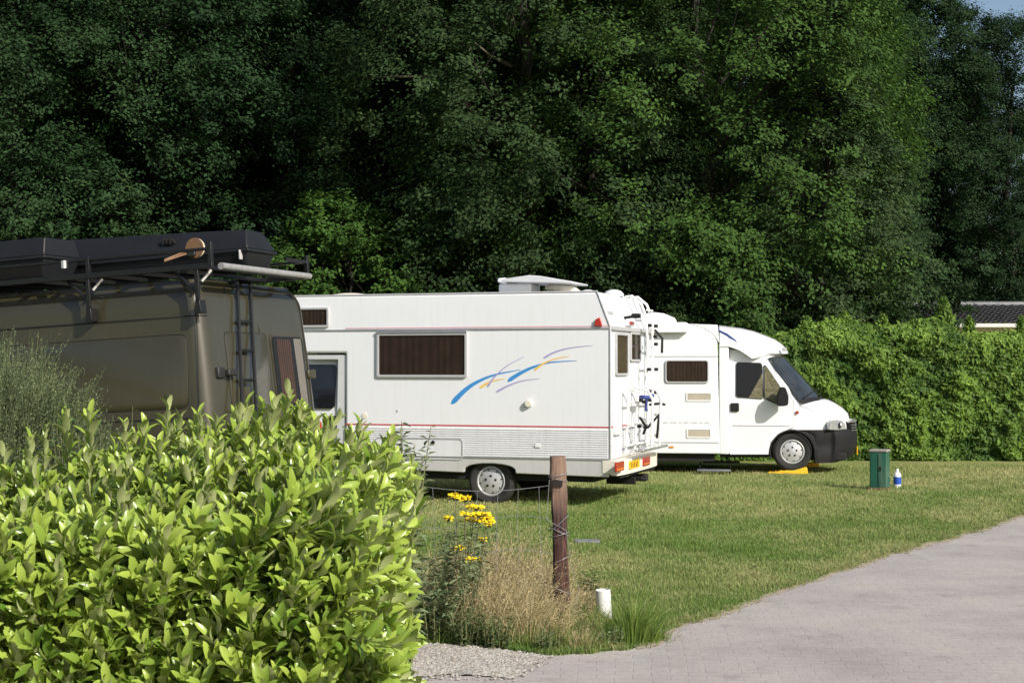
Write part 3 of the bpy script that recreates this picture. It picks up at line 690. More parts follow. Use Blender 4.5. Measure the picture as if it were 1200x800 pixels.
# stripe lies on the cap flank: find the flank by sampling the cap surface
def capflank(px, py):
    y = 0.0
    for _ in range(6):
        p = D.hit(px, py, 1, y); t = max(0, (p.x - xb) / (roofp[-1][0] - xb)); y = 1.08 - (1.075 - .17*t**2.5 - .02)
    return (p.x, y - .014, p.z)
V = []
for a, b in zip(up, lo): V += [capflank(*a), capflank(*b)]
V += [(x, y+.02, z) for x, y, z in V]; n_ = len(up)
MB().add(V, [(2*i, 2*i+1, 2*i+3, 2*i+2) for i in range(n_-1)]).build('blue_stripe', pm('stripe_navy', (.03, .06, .22), .35, var=.1), rv2)
cp = MB(); cc = capflank(921, 409); cp.box((cc[0]-.05, .35, cc[2]-.03), (cc[0]+.02, .42, cc[2]+.03)); cp.build('cap_lamp', GREYT, rv2, bevel=.01)
# running gear
wheel(rv2, 0, SY+.05, tr2, .2, -1, z=zw); wheel(rv2, 0, 2*YC2-SY-.05, tr2, .2, 1, z=zw)
wheel(rv2, -3.2, SY+.08, tr2, .2, -1, z=tr2-.01); wheel(rv2, -3.2, 2*YC2-SY-.08, tr2, .2, 1, z=tr2-.01)
MB().box((-.06, .25, .22), (.9, 1.9, .34)).build('engine_tray', DARK, rv2, bevel=.02)
# levelling ramps (things of their own)
YR = pm('ramp_yellow', (.80, .47, .02), .5, var=.15, vs=12, bump=.1)
for i, (yy, lab, dx) in enumerate(((SY+.03, 'yellow plastic levelling ramp under the near front wheel of the right motorhome', -.42), (2*YC2-SY-.25, 'yellow plastic levelling ramp under the far front wheel of the right motorhome', -.1))):
    rp = empty('levelling_ramp', M2 @ Matrix.Translation((dx, yy, 0)), lab, 'levelling ramp', 'yellow levelling ramps')
    m = MB(); m.prism([(0, .0), (.02, .025), (.18, .035), (.2, .05), (.32, .055), (.45, .06), (.62, .11), (.66, .11), (.68, .0)], 'y', 0, .19)
    m.build('ramp', YR, rp, bevel=.008)
    m = MB()
    for k in range(6): m.box((.05+k*.09, .02, interp(.05+k*.09, [(0, .02), (.2, .045), (.45, .056), (.62, .105)])), (.07+k*.09, .17, .012+interp(.05+k*.09, [(0, .02), (.2, .045), (.45, .056), (.62, .105)])))
    m.build('grip_rib', YR, rp)
# grey folding step on the ground below the door side, mat behind it
g = gnd(838, 556); st_ = empty('folding_step', mat_of((g.x, g.y, 0), -YAW2), 'low grey metal step on the grass under the side of the right motorhome', 'step')
MB().box((-.30, 0, .05), (.26, .25, .08)).build('tread', pm('step_grey', (.20, .21, .23), .5, metal=.4, var=.2), st_, bevel=.01)
MB().box((-.20, .5, .16), (.42, .8, .185)).build('tread', BLK, st_, bevel=.008)
for sx in (-.26, .24):
    MB().tube([(sx, .03, 0), (sx, .05, .06), (sx+.02, .6, .17), (sx+.02, .75, 0)], .013).build('leg', BLK, st_)

# ================================================================== BROWN VAN
YAWV, PV = R(20), R(-3.0)
Mv = mat_of((-345 / F * 13.6, 13.6, .02), -YAWV, PV); Bm = Meas(Mv)
van = empty('camper_van', Mv, 'dark olive brown high-roof panel van with a black roof rack and rear ladder', 'van')
OL = pm('olive_brown_paint', (.040, .036, .018), .30, var=.12, vs=2.5, coat=.45, col2=(.035, .031, .016), dirt=.02)
OLD = pm('seam_black', (.008, .007, .006), .7, var=.2)
VW = 2.14; RC = .16
zr = Bm.E(300, 333, 0)[1]; zr = Bm.S(262, 326, .1)[1]
zcr = Bm.S(240, 368.5)[1]
LV = 6.4
def vanf(u, v, w_):
    # u: x from -LV to 0, v across 0..VW, w height
    z0, z1 = .34, zr
    x, y, z = u, v*VW, z0 + (z1 - z0)*w_
    # rounded vertical rear corners and roof edges
    def rnd_corner(x, y, z, r, rz):
        cx = min(x, -r); cy = min(max(y, r), VW - r)
        d = Vector((x - cx, y - cy))
        if d.length > 1e-6 and (x > -r) and (y < r or y > VW - r): d = d * (r / max(abs(d.x), abs(d.y)) * max(abs(d.x), abs(d.y)) / d.length); x, y = cx + d.x, cy + d.y
        return x, y
    x, y = rnd_corner(x, y, z, RC, 0)
    tz = max(0, z - 1.0); yc = VW/2
    k = 1 - .05*(tz/1.6) - .0*w_
    if z > z1 - .22: k -= ((z - (z1-.22))/.22)**2.6*.085
    y = yc + (y - yc)*k
    if x > -RC*2: x -= (tz/1.6)**1.5*.13*max(0, 1 + x/.5) + (max(0, z-(z1-.2))/.2)**2.5*.07*max(0, 1 + x/.4)
    crown = .05*(1 - ((y-yc)/(VW/2))**2)
    if w_ > .999: z += crown
    # sloping bonnet and windscreen at the front
    zt = interp(x, [(-LV, .95), (-LV+.15, 1.08), (-LV+.95, 1.3), (-LV+1.6, 2.1), (-LV+2.0, z1), (0, z1)])
    if z > zt: z = zt + (.02 if w_ > .999 else 0)
    if x < -LV + .6: y = yc + (y - yc)*(1 - .18*((-LV+.6-x)/.6)**2)
    return (x, y, z)
us = [-LV, -LV+.15, -LV+.5, -LV+.95, -LV+1.3, -LV+1.6, -LV+2.0] + lin(-LV+2.3, -.6, 12) + [-.45, -.32, -.24, -RC, -.13, -.1, -.07, -.045, -.025, -.01, 0]
e_ = RC/VW
vs = [0, .01/VW, .025/VW, .045/VW, .07/VW, .1/VW, .13/VW, e_] + lin(e_, 1-e_, 10)[1:-1] + [1-e_, 1-.13/VW, 1-.1/VW, 1-.07/VW, 1-.045/VW, 1-.025/VW, 1-.01/VW, 1]
ws = lin(0, .85, 14) + [.88, .90, .915, .93, .945, .955, .965, .975, .983, .99, .995, 1]
gridbox(us, vs, ws, vanf).build('body', OL, van, smooth=True, angle=55)
def yside(z): 
    tz = max(0, z - 1.0); k = 1 - .05*(tz/1.6)
    if z > zr - .22: k -= ((z - (zr-.22))/.22)**2.6*.085
    return VW/2 - VW/2*k
def xrear(z):
    tz = max(0, z - 1.0); return -(tz/1.6)**1.5*.13 - (max(0, z-(zr-.2))/.2)**2.5*.07
def VS(px, py, y=0):
    for _ in range(4):
        p = Bm.S(px, py, y); y = yside(p[1])
    return p
def VE(px, py):
    x = 0
    for _ in range(4):
        p = Bm.E(px, py, x); x = xrear(p[1])
    return p
def side_tube(pts, r, name, mat, parent=van, out=.002):
    P = []
    for (xa, za), (xc, zc) in zip(pts, pts[1:]):
        for k in range(6): t = k/6; x, z = xa+(xc-xa)*t, za+(zc-za)*t; P.append((x, yside(z)-out, z))
    x, z = pts[-1]; P.append((x, yside(z)-out, z))
    return MB().tube(P, r, 6).build(name, mat, parent, smooth=True)
def rear_tube(pts, r, name, mat, parent=van, out=.002):
    P = []
    for (ya, za), (yb_, zb_) in zip(pts, pts[1:]):
        for k in range(5): t = k/5; y, z = ya+(yb_-ya)*t, za+(zb_-za)*t; P.append((xrear(z)+out, y, z))
    y, z = pts[-1]; P.append((xrear(z)+out, y, z))
    return MB().tube(P, r, 6).build(name, mat, parent, smooth=True)
# drip crease around the side and the corner
P = [(-5.0, yside(zcr)-.003, zcr)] + [(x, yside(zcr)-.003, zcr) for x in lin(-4.5, -RC-.02, 6)]
for k in range(6):
    a = R(90*k/6); cyy = yside(zcr) + RC; P.append((-RC + xrear(zcr) + (RC+.003)*math.sin(a), cyy - (RC+.003)*math.cos(a), zcr))
MB().tube(P, .008, 6).build('gutter', OLD, van, smooth=True)
# pressed side panels
def pressed(x0, z0, x1, z1, name):
    pp = rrect(x0, z0, x1, z1, .09, 7); n = len(pp); c = .022
    inn = rrect(x0+c, z0+c, x1-c, z1-c, .07, 7)
    V = [(x, yside(z)-.001, z) for x, z in pp] + [(x, yside(z)-.012, z) for x, z in inn]
    o = MB().add(V, [(i, (i+1) % n, (i+1) % n+n, i+n) for i in range(n)] + [list(range(n, 2*n))]).build(name, OL, van, smooth=True, angle=70)
    side_tube(pp + pp[:1], .0045, 'panel_edge_shade', OLD, o, .001)  # dark bead paints the shade along the edge of the pressing
q0 = VS(222, 478); q1 = VS(222, 391)
pressed(q0[0]-1.55, q0[1], q0[0], q1[1], 'side_panel'); pressed(q0[0]-3.2, q0[1], q0[0]-1.65, q1[1], 'side_panel')
side_tube([(q0[0]-3.2, q0[1]-.09), (q0[0]+.02, q0[1]-.09)], .006, 'body_seam', OLD)
sx = VS(232, 420)[0]; side_tube([(sx, zcr-.02), (sx, .4)], .004, 'body_seam', OLD)
side_tube([(sx, zcr+.02), (sx, zr-.18)], .003, 'body_seam', OLD)
# rear doors
ya0 = VE(266, 360)[0]; zt_ = VE(268, 337)[1]; yb0 = VW - .16
rear_tube([(ya0, .5), (ya0, zt_-.08), (ya0+.04, zt_-.02), (ya0+.12, zt_+.01), (VW/2, zt_+.03), (yb0-.2, zt_+.0), (yb0-.06, zt_-.06), (yb0-.02, zt_-.2), (yb0, .5)], .008, 'door_seam', OLD)
ym = VW/2
rear_tube([(ym, .5), (ym, zt_+.02)], .007, 'door_seam', OLD)
def redge(y0, z0, y1, z1, r, name, mat, out, rad=.006):
    pp = rrect(y0, z0, y1, z1, r, 5); return rear_tube(pp + pp[:1], rad, name, mat, van, out)
a = VE(272, 478); b = VE(315, 391)
def rpressed(y0, z0, y1, z1):
    pp = rrect(y0, z0, y1, z1, .06, 5); inn = rrect(y0+.02, z0+.02, y1-.02, z1-.02, .045, 5); n = len(pp)
    o = MB().add([(xrear(z)+.001, y, z) for y, z in pp] + [(xrear(z)+.012, y, z) for y, z in inn], [(i, (i+1) % n, (i+1) % n+n, i+n) for i in range(n)] + [list(range(n, 2*n))]).build('door_panel', OL, van, smooth=True, angle=70)
    pts = pp + pp[:1]; rear_tube(pts, .004, 'panel_edge_shade', OLD, o, .001)  # dark bead again, edge shade of the door pressing as colour
rpressed(a[0], a[1]-.05, b[0]-.06, b[1])
a = VE(326, 479); b = VE(351.5, 395)
wq = (a[0], a[1], b[0], b[1])
def rpan(q, c, out, th, name, mat, r, parent=van):
    pp = rrect(q[0]+c, q[1]+c, q[2]-c, q[3]-c, r, 5); n = len(pp)
    return MB().add([(xrear(z)+out, y, z) for y, z in pp] + [(xrear(z)+out-th, y, z) for y, z in pp], [list(range(n)), list(range(n, 2*n))] + [(i, (i+1) % n, (i+1) % n+n, i+n) for i in range(n)]).build(name, mat, parent)
wn = rpan(wq, -.02, .012, .015, 'rear_window', pm('olive_seal', (.05, .045, .03), .5, var=.2), .06)
rpan(wq, .0, .016, .006, 'window_interior', CABIN, .05, wn)
# curtain inside the window, pale liner at its far edge
m = MB(); cw = wq[2]-wq[0]; P = []
nC = 30
for i in range(nC+1):
    t = i/nC; y = wq[0] + cw*(.14 + .46*t); d_ = .0195 + .005*math.sin(t*7*2*PI)
    zc_ = wq[1]+.05; zd_ = wq[3]-.03; P += [(xrear(zc_)+d_, y, zc_), (xrear(zd_)+d_, y, zd_)]
m.add(P, [(2*i, 2*i+1, 2*i+3, 2*i+2) for i in range(nC)]); m.build('curtain', pm('rust_curtain', (.17, .085, .05), .9, var=.3, vs=9), wn, smooth=True)
zc_ = wq[1]+.03; zd_ = wq[3]-.02
MB().add([(xrear(zc_)+.020, wq[0]+cw*.74, zc_), (xrear(zd_)+.020, wq[0]+cw*.70, zd_), (xrear(zd_)+.020, wq[2]-.03, zd_), (xrear(zc_)+.020, wq[2]-.02, zc_)], [(0,1,2,3)]).build('window_liner', pm('liner_pale', (.82, .80, .74), .7, var=.1), wn)
rpan(wq, .005, .026, .003, 'pane', glass('van_window_glass', (.02, .022, .025), .28, .04), .05, wn)
# ladder on the left rear door
la = empty('rear_ladder'); la.parent = van
l0, l1 = VE(277, 332), VE(283, 500); r0, r1 = VE(292.5, 333), VE(301, 500)
LD = pm('black_steel', (.014, .014, .015), .42, metal=.3, var=.3, vs=20)
def lp(yz, t, off=.11): return (xrear(yz[1])+off, yz[0], yz[1])
def L2(px, py):
    x = .1
    for _ in range(4): p = Bm.E(px, py, x); x = xrear(p[1]) + .11
    return (x, p[0], p[1])
A0, A1, B0, B1 = L2(278, 331), L2(285, 500), L2(293, 331), L2(301.5, 500)
for a_, b_ in ((A0, A1), (B0, B1)):
    top = (a_[0]-.14, a_[1], a_[2]+.02); d_ = Vector(b_) - Vector(a_); end = Vector(b_) + d_*.4
    MB().tube([top, a_, b_, tuple(end)], .019, 8).build('rail', LD, la, smooth=True)
for py in (378, 412, 446.5, 480, 514):
    t = (py - 331)/(500-331); a_ = Vector(A0).lerp(Vector(A1), t); b_ = Vector(B0).lerp(Vector(B1), t)
    MB().tube([a_, b_], .015, 8).build('rung', LD, la, smooth=True)
# hinges, lamp
HB = pm('hinge_black', (.02, .02, .02), .5, var=.3)
h = L2(271, 436); m = MB(); xx = xrear(h[2]); m.box((xx-.10, h[1]-.09, h[2]-.05), (xx+.035, h[1]+.03, h[2]+.05)); m.box((xx+.0, h[1]+.02, h[2]-.03), (xx+.08, h[1]+.17, h[2]+.03)); m.build('door_hinge', HB, van, bevel=.012)
h = VE(364, 438); xx = xrear(h[1]); MB().box((xx-.12, VW-.22, h[1]-.045), (xx+.03, VW-.06, h[1]+.045)).build('door_hinge', OL, van, bevel=.015)
h = VE(374, 508); MB().box((-.12, VW-.14, h[1]-.14), (.02, VW-.035, h[1]+.12)).build('tail_lamp', REDL, van, bevel=.01)
MB().box((-.12, .035, h[1]-.25), (.02, .14, h[1]+.05)).build('tail_lamp', REDL, van, bevel=.01)
MB().box((-.1, .02, .28), (.1, VW-.02, .46)).build('rear_bumper', HB, van, bevel=.03)
wheel(van, -.95, .08, .34, .22, -1, z=.33); wheel(van, -.95, VW-.08, .34, .22, 1, z=.33)
wheel(van, -LV+.95, .08, .34, .22, -1, z=.33); wheel(van, -LV+.95, VW-.08, .34, .22, 1, z=.33)
# cab windows at the far end
MB().add([(-LV+1.0, yside(1.4)-.012, 1.32), (-LV+1.9, yside(1.4)-.012, 1.36), (-LV+1.9, yside(2.0)-.012, 2.0), (-LV+1.55, yside(2.0)-.012, 2.0)], [(0,1,2,3)]).build('cab_window', CABIN, van)
# ---- roof rack (bolted to the van)
rk = empty('roof_rack'); rk.parent = van
def RP(px, py, y): p = Bm.hit(px, py, 1, y); return (p.x, y, p.z)
yr = -.06
zu = RP(248, 291, yr)[2]; zl = RP(248, 311, yr)[2]; xe = RP(249, 300, yr)[0]
yf = 1.76
for yy in (yr, yf):
    for z, hgt in ((zu, .026), (zl, .05)):
        MB().box((-5.3, yy-.02, z-hgt/2), (xe, yy+.02, z+hgt/2)).build('side_rail', LD, rk, bevel=.004)
for yy in (yr, yf):
    for x in (xe-.02, RP(103, 300, yr)[0], RP(103, 300, yr)[0]*2-xe, RP(103, 300, yr)[0]*3-2*xe):
        MB().box((x-.018, yy-.021, zl), (x+.018, yy+.021, zu+.06 if x > -.5 else zu+.02)).build('post', LD, rk, bevel=.003)
MB().tube([(xe+.02, yr+.1, zl-.0), (xe+.02, yf-.03, zl-.0)], .031, 14).build('end_roller', pm('grey_roller', (.27, .27, .27), .6, var=.3, vs=25, bump=.2), rk, smooth=True)
MB().box((xe-.03, yf-.45, zu-.02), (xe-.005, yf, zu+.01)).build('side_rail', LD, rk)
for k in range(14):
    x = xe - .12 - k*.36; MB().box((x-.02, yr, zl-.02), (x+.02, yf, zl+.015)).build('cross_bar', LD, rk)
for x in (RP(231, 330, yr)[0], RP(103, 330, yr)[0], RP(-30, 330, yr)[0]):
    for s_, yy in ((-1, yr), (1, yf)) if x < -1.5 else ((-1, yr),):
        zf = zcr + .01; ysf = yside(zf) - .01 if s_ < 0 else yf + .02
        m = MB(); m.box((x-.02, yy-.015, zf+.12), (x+.02, yy+.015, zl)); m.prism([(x-.035, zf), (x+.035, zf), (x+.022, zf+.12), (x-.022, zf+.12)], 'y', min(ysf, yy-.012), max(ysf, yy+.012) if s_ > 0 else max(ysf, yy+.016))
        m.tube([(x-.03, yy+.02*-s_, zf+.2), (x-.16, yy+.03*-s_, zl-.1), (x-.30, yy+.06*-s_, zl)], .016)
        m.build('bracket', LD, rk, bevel=.004)
    MB().tube([(x+.03, yr+.03, zl-.13), (x+.10, yr+.08, zl-.03)], .014, 6).build('brace', pm('bare_steel', (.6, .6, .6), .35, metal=.6, var=.2), rk)
q = RP(75, 310, yr-.03); MB().lathe([(.028, -.035), (.028, .035), (0, .035)], (q[0], yr-.03, q[2]), 'z', 14).build('clamp', ALU, rk, smooth=True)
# ---- boxes and the board on the rack
RACKTOP = zl + .02
BOX = pm('box_black', (.012, .013, .015), .5, var=.2, vs=5, bump=.05, spec=.3)
def roofbox(x0, x1, y0, y1, hlo, hhi, label, taper=.12, peak=None, right_slope=.07):
    b = empty('roof_box', Mv, label, 'roof box', 'black boxes on the roof rack')
    zb = RACKTOP+.004; zlip = hlo; ztp = hhi
    n = 14
    def lo_(u, v, w_):
        x = x0 + (x1-x0)*u; y = y0 + (y1-y0)*v; t = w_
        s = .06*(1-t); return (x0+s + (x1-x0-2*s)*u, y0+s + (y1-y0-2*s)*v, zb + (zlip-zb)*t)
    gridbox(lin(0, 1, 4), lin(0, 1, 2), lin(0, 1, 2), lo_).build('box_tray', BOX, b, bevel=.03, seg=3)
    MB().box((x0-.012, y0-.012, zlip-.012), (x1+.012, y1+.012, zlip+.018)).build('box_rim', BOX, b, bevel=.008)
    def li_(u, v, w_):
        s = taper*w_**1.2; tp = zlip+.018 + (peak(x0 + (x1-x0)*u) if peak else ztp - zlip - .018)*w_
        return (x0+s*.8 + (x1-x0-s*.8-right_slope*1.0*w_)*u, y0+s + (y1-y0-2*s)*v, tp)
    gridbox(sorted(set([0, .1, .25, .5, .7, .80, .86, .92, 1])), [0, .06, .3, .7, .94, 1], [0, .3, .7, .93, 1], li_).build('box_lid', BOX, b, bevel=.012)
    return b
yb1 = .62; xr_ = RP(290, 291, yb1)[0]; xl_ = -3.3
zlip = RP(300, 292, yb1)[2]; ztp2 = RP(297, 268, yb1+.1)[2]; zl95 = RP(120, 280, yb1+.1)[2]
b2 = roofbox(xl_, xr_, yb1, yb1+.54, zlip, ztp2, 'long black roof box with raised rear end, nearer the ladder', peak=lambda x: interp(x, [(xl_, zl95+.04 - zlip), (RP(190, 276, yb1)[0], RP(190, 276.5, yb1+.1)[2] - zlip), (RP(258, 272, yb1)[0], RP(258, 272.5, yb1+.1)[2] - zlip), (RP(272, 267, yb1)[0], ztp2 - zlip-.018), (xr_, ztp2 - zlip - .018)]))
m = MB()                                      # small illegible dark lettering on the lid
for k, (w1_, h1_) in enumerate(((.05, .06), (.04, .045), (.05, .06), (.03, .03))):
    q = RP(190 + k*4.2, 283, yb1+.03); m.box((q[0], yb1+.02, q[2]-h1_/2), (q[0]+w1_*.5, yb1+.06, q[2]+h1_/2))
m.build('lid_lettering', OLD, b2)
for px in (306,):
    q = RP(px, 297, yb1); MB().box((xr_-.08, yb1-.03, q[2]-.04), (xr_-.065, yb1+.02, q[2]+.05)).build('latch', GREYT, b2, bevel=.004)
y1b = .0; xr1 = RP(51, 285, y1b)[0]
roofbox(-5.2, xr1, .0, .56, RP(30, 303, 0)[2], RP(40, 279, .05)[2], 'black roof box at the front of the rack, left edge of the photo', taper=.05, right_slope=.02)
# round wooden board and sticks tucked behind the rack rail
q = RP(231, 291, .12); lg = empty('log_slice', Mv, 'round pale wooden disc stuck behind the upper rail of the van rack', 'wood disc')
MB().lathe([(.085, -.015), (.09, 0), (.085, .015), (.05, .016), (0, .016)], (q[0], .10, q[2]), 'y', 28).build('disc', pm('pale_wood', (.80, .64, .49), .7, var=.3, vs=14), lg, smooth=True)
MB().lathe([(.087, -.016), (.09, -.016), (.092, -.002), (.087, -.002)], (q[0], .085, q[2]), 'y', 28).build('bark_edge', pm('bark', (.18, .10, .05), .9, var=.4), lg)
sk_ = empty('saw_handle', Mv, 'pair of thin wooden handles lying behind the rack rail beside the wooden disc', 'tool')
for dz in (0, .025):
    p0 = RP(193, 306, .05); p1 = RP(222, 296, .05)
    MB().tube([(p0[0], .05, p0[2]+dz*.4), (p1[0], .06, p1[2]+dz)], .009, 8).build('handle', pm('stick_wood', (.50, .30, .18), .6, var=.3, vs=20), sk_, smooth=True)
m = MB(); p = RP(223, 297, .05); m.box((p[0]-.03, .04, p[2]-.03), (p[0]+.05, .07, p[2]+.04)); m.build('bracket', HB, sk_, bevel=.01)
# ================================================================== GROUND
rs = np.random.default_rng(11)
def vnoise(x, y, s, seed=0):
    x = np.asarray(x, float)/s + seed*17.3; y = np.asarray(y, float)/s + seed*9.1
    xi = np.floor(x).astype(int); yi = np.floor(y).astype(int); fx = x - xi; fy = y - yi; fx = fx*fx*(3-2*fx); fy = fy*fy*(3-2*fy)
    def h(a, b):
        v = np.sin(a*127.1 + b*311.7 + seed*74.7)*43758.5453; return v - np.floor(v)
    return (h(xi, yi)*(1-fx) + h(xi+1, yi)*fx)*(1-fy) + (h(xi, yi+1)*(1-fx) + h(xi+1, yi+1)*fx)*fy
def fbm(x, y, s, seed=0): return .5*vnoise(x, y, s, seed) + .3*vnoise(x, y, s*.45, seed+1) + .2*vnoise(x, y, s*.2, seed+2)
def sstep(a, b, x): t = np.clip((x-a)/(b-a), 0, 1); return t*t*(3-2*t)
def height(x, y):            # the pitch of the brown van falls away to the left
    x = np.asarray(x, float); y = np.asarray(y, float)
    return -.052*np.clip(-2.5-x, 0, 7)*sstep(10.5, 13, y)*(1 - sstep(17.0, 19.5, y))
def nodemat(name): m = bpy.data.materials.new(name); return (m, *nodes(m))
def texnoise(N, L, vec, scale, detail=6, rough=.6):
    n = N.new('ShaderNodeTexNoise'); n.inputs['Scale'].default_value = scale; n.inputs['Detail'].default_value = detail; n.inputs['Roughness'].default_value = rough
    L.new(vec, n.inputs['Vector']); return n.outputs['Fac']
def ramp(N, L, fac, stops):
    r = N.new('ShaderNodeValToRGB'); e = r.color_ramp.elements
    while len(e) < len(stops): e.new(.5)
    for q, (p, c) in zip(e, stops): q.position = p; q.color = (*c, 1)
    L.new(fac, r.inputs['Fac']); return r.outputs['Color']
def mixc(N, L, fac, a, b, mode='MIX'):
    m = N.new('ShaderNodeMix'); m.data_type = 'RGBA'; m.blend_type = mode
    if isinstance(fac, float): m.inputs[0].default_value = fac
    else: L.new(fac, m.inputs[0])
    for s, i in ((a, 6), (b, 7)):
        if isinstance(s, tuple): m.inputs[i].default_value = (*s, 1)
        else: L.new(s, m.inputs[i])
    return m.outputs[2]
# lawn soil sheet
m_, nt, N, L, B = nodemat('lawn_ground')
geo = N.new('ShaderNodeNewGeometry'); pos = geo.outputs['Position']
a_ = ramp(N, L, texnoise(N, L, pos, .55, 8, .65), [(.32, (.15, .21, .055)), (.5, (.22, .25, .085)), (.66, (.33, .30, .14))])
b_ = ramp(N, L, texnoise(N, L, pos, 14, 8, .7), [(.3, (.7, .7, .65)), (.7, (1.2, 1.2, 1.15))])
L.new(mixc(N, L, 1.0, a_, b_, 'MULTIPLY'), B.inputs['Base Color']); B.inputs['Roughness'].default_value = .95; B.inputs['Specular IOR Level'].default_value = .1
bp = N.new('ShaderNodeBump'); bp.inputs['Strength'].default_value = .6; bp.inputs['Distance'].default_value = .03; L.new(texnoise(N, L, pos, 40, 5), bp.inputs['Height']); L.new(bp.outputs[0], B.inputs['Normal'])
gx = sorted(set([-600, -250, -100, -50, -25, 25, 50, 100, 250, 600] + lin(-14, 14, 70))); gy = sorted(set([-300, -80, -30, -10, 0, 40, 60, 90, 150, 300, 900] + lin(4, 30, 66)))
V = [(x, y, 0) for y in gy for x in gx]; V = np.array(V, float); V[:, 2] = height(V[:, 0], V[:, 1])
nx = len(gx); Fc = [(j*nx+i, j*nx+i+1, (j+1)*nx+i+1, (j+1)*nx+i) for j in range(len(gy)-1) for i in range(nx-1)]
tag(link('lawn', npmesh('lawn', V, Fc, m_)), kind='structure')
# road: lawn edge measured in the picture, then carried on
edge_px = [(1330, 574), (1260, 589), (1200, 606), (1150, 621), (1095, 637), (1040, 652), (985, 671), (935, 687), (880, 706), (835, 722), (790, 741), (770, 752), (730, 762), (690, 768), (648, 772)]
edge = [gnd(*p) for p in edge_px]
E2 = []
for a, b in zip(edge, edge[1:]):
    n = max(2, int((b-a).length/.12))
    for k in range(n): E2.append(a.lerp(b, k/n))
E2.append(edge[-1])
E2 = [Vector((p.x + .10*(fbm(p.x, p.y, .5, 3)-.5) + .05*(vnoise(p.x, p.y, .12, 5)-.5), p.y + .24*(fbm(p.x, p.y, .6, 4)-.5)+.1*(vnoise(p.x, p.y, .15, 6)-.5), 0)) for p in E2]
corner = edge[-1]
road_poly = [(120, 70), (60, 42), (25, 27.5)] + [(p.x, p.y) for p in E2] + [(-1.5, 9.55), (-6, 9.3), (-30, 9), (-30, -12), (120, -12)]
m_, nt, N, L, B = nodemat('road_pavers')
geo = N.new('ShaderNodeNewGeometry'); pos = geo.outputs['Position']
mp = N.new('ShaderNodeMapping'); mp.inputs['Rotation'].default_value = (0, 0, R(4)); L.new(pos, mp.inputs['Vector'])
br = N.new('ShaderNodeTexBrick'); br.inputs['Scale'].default_value = 1; br.inputs['Brick Width'].default_value = .21; br.inputs['Row Height'].default_value = .105; br.inputs['Mortar Size'].default_value = .007; br.inputs['Mortar Smooth'].default_value = .6
br.inputs['Color1'].default_value = (.44, .39, .365, 1); br.inputs['Color2'].default_value = (.38, .34, .32, 1); br.inputs['Mortar'].default_value = (.30, .275, .25, 1); br.inputs['Bias'].default_value = -.1
wv = N.new('ShaderNodeVectorMath'); wv.operation = 'ADD'; nz = N.new('ShaderNodeTexNoise'); nz.inputs['Scale'].default_value = 1.5; L.new(pos, nz.inputs['Vector'])
sc_ = N.new('ShaderNodeVectorMath'); sc_.operation = 'SCALE'; sc_.inputs['Scale'].default_value = .06; L.new(nz.outputs['Color'], sc_.inputs[0]); L.new(mp.outputs[0], wv.inputs[0]); L.new(sc_.outputs[0], wv.inputs[1]); L.new(wv.outputs[0], br.inputs['Vector'])
c = mixc(N, L, .74, br.outputs['Color'], (.39, .358, .335))
c = mixc(N, L, .8, c, ramp(N, L, texnoise(N, L, pos, .8, 9, .7), [(.3, (.66, .67, .68)), (.5, (.95, .95, .95)), (.72, (1.18, 1.15, 1.1))]), 'MULTIPLY')
c = mixc(N, L, .7, c, ramp(N, L, texnoise(N, L, pos, 60, 6, .7), [(.3, (.7, .7, .7)), (.7, (1.25, 1.25, 1.22))]), 'MULTIPLY')
stain = ramp(N, L, texnoise(N, L, pos, 2.3, 5, .6), [(.58, (0, 0, 0)), (.75, (.5, .5, .5))]); c = mixc(N, L, stain, c, (.15, .14, .13))
L.new(c, B.inputs['Base Color']); B.inputs['Roughness'].default_value = .88; B.inputs['Specular IOR Level'].default_value = .25
bp = N.new('ShaderNodeBump'); bp.inputs['Strength'].default_value = .35; bp.inputs['Distance'].default_value = .004; L.new(br.outputs['Fac'], bp.inputs['Height']); bp.invert = True
bp2 = N.new('ShaderNodeBump'); bp2.inputs['Strength'].default_value = .35; bp2.inputs['Distance'].default_value = .004; L.new(texnoise(N, L, pos, 120, 4), bp2.inputs['Height']); L.new(bp.outputs[0], bp2.inputs['Normal']); L.new(bp2.outputs[0], B.inputs['Normal'])
ROADM = m_
def flat(name, poly, z, mat):
    me = bpy.data.meshes.new(name); bm = bmesh.new(); vs = [bm.verts.new((x, y, z)) for x, y in poly]; f = bm.faces.new(vs)
    bmesh.ops.triangulate(bm, faces=[f]); bmesh.ops.recalc_face_normals(bm, faces=bm.faces)
    for f in bm.faces:
        if f.normal.z < 0: f.normal_flip()
    bm.to_mesh(me); bm.free(); me.materials.append(mat); return tag(link(name, me), kind='structure')
top_ = sorted([(25, 27.5), (60, 42), (120, 70), (-1.5, 9.55), (-6, 9.3), (-30, 9)] + [(p.x, p.y) for p in E2])
V = []
for x, y in top_: V += [(x, y, .008), (x, -12, .008)]
tag(link('road', npmesh('road', V, [(2*i, 2*i+1, 2*i+3, 2*i+2) for i in range(len(top_)-1)], ROADM)), kind='structure')
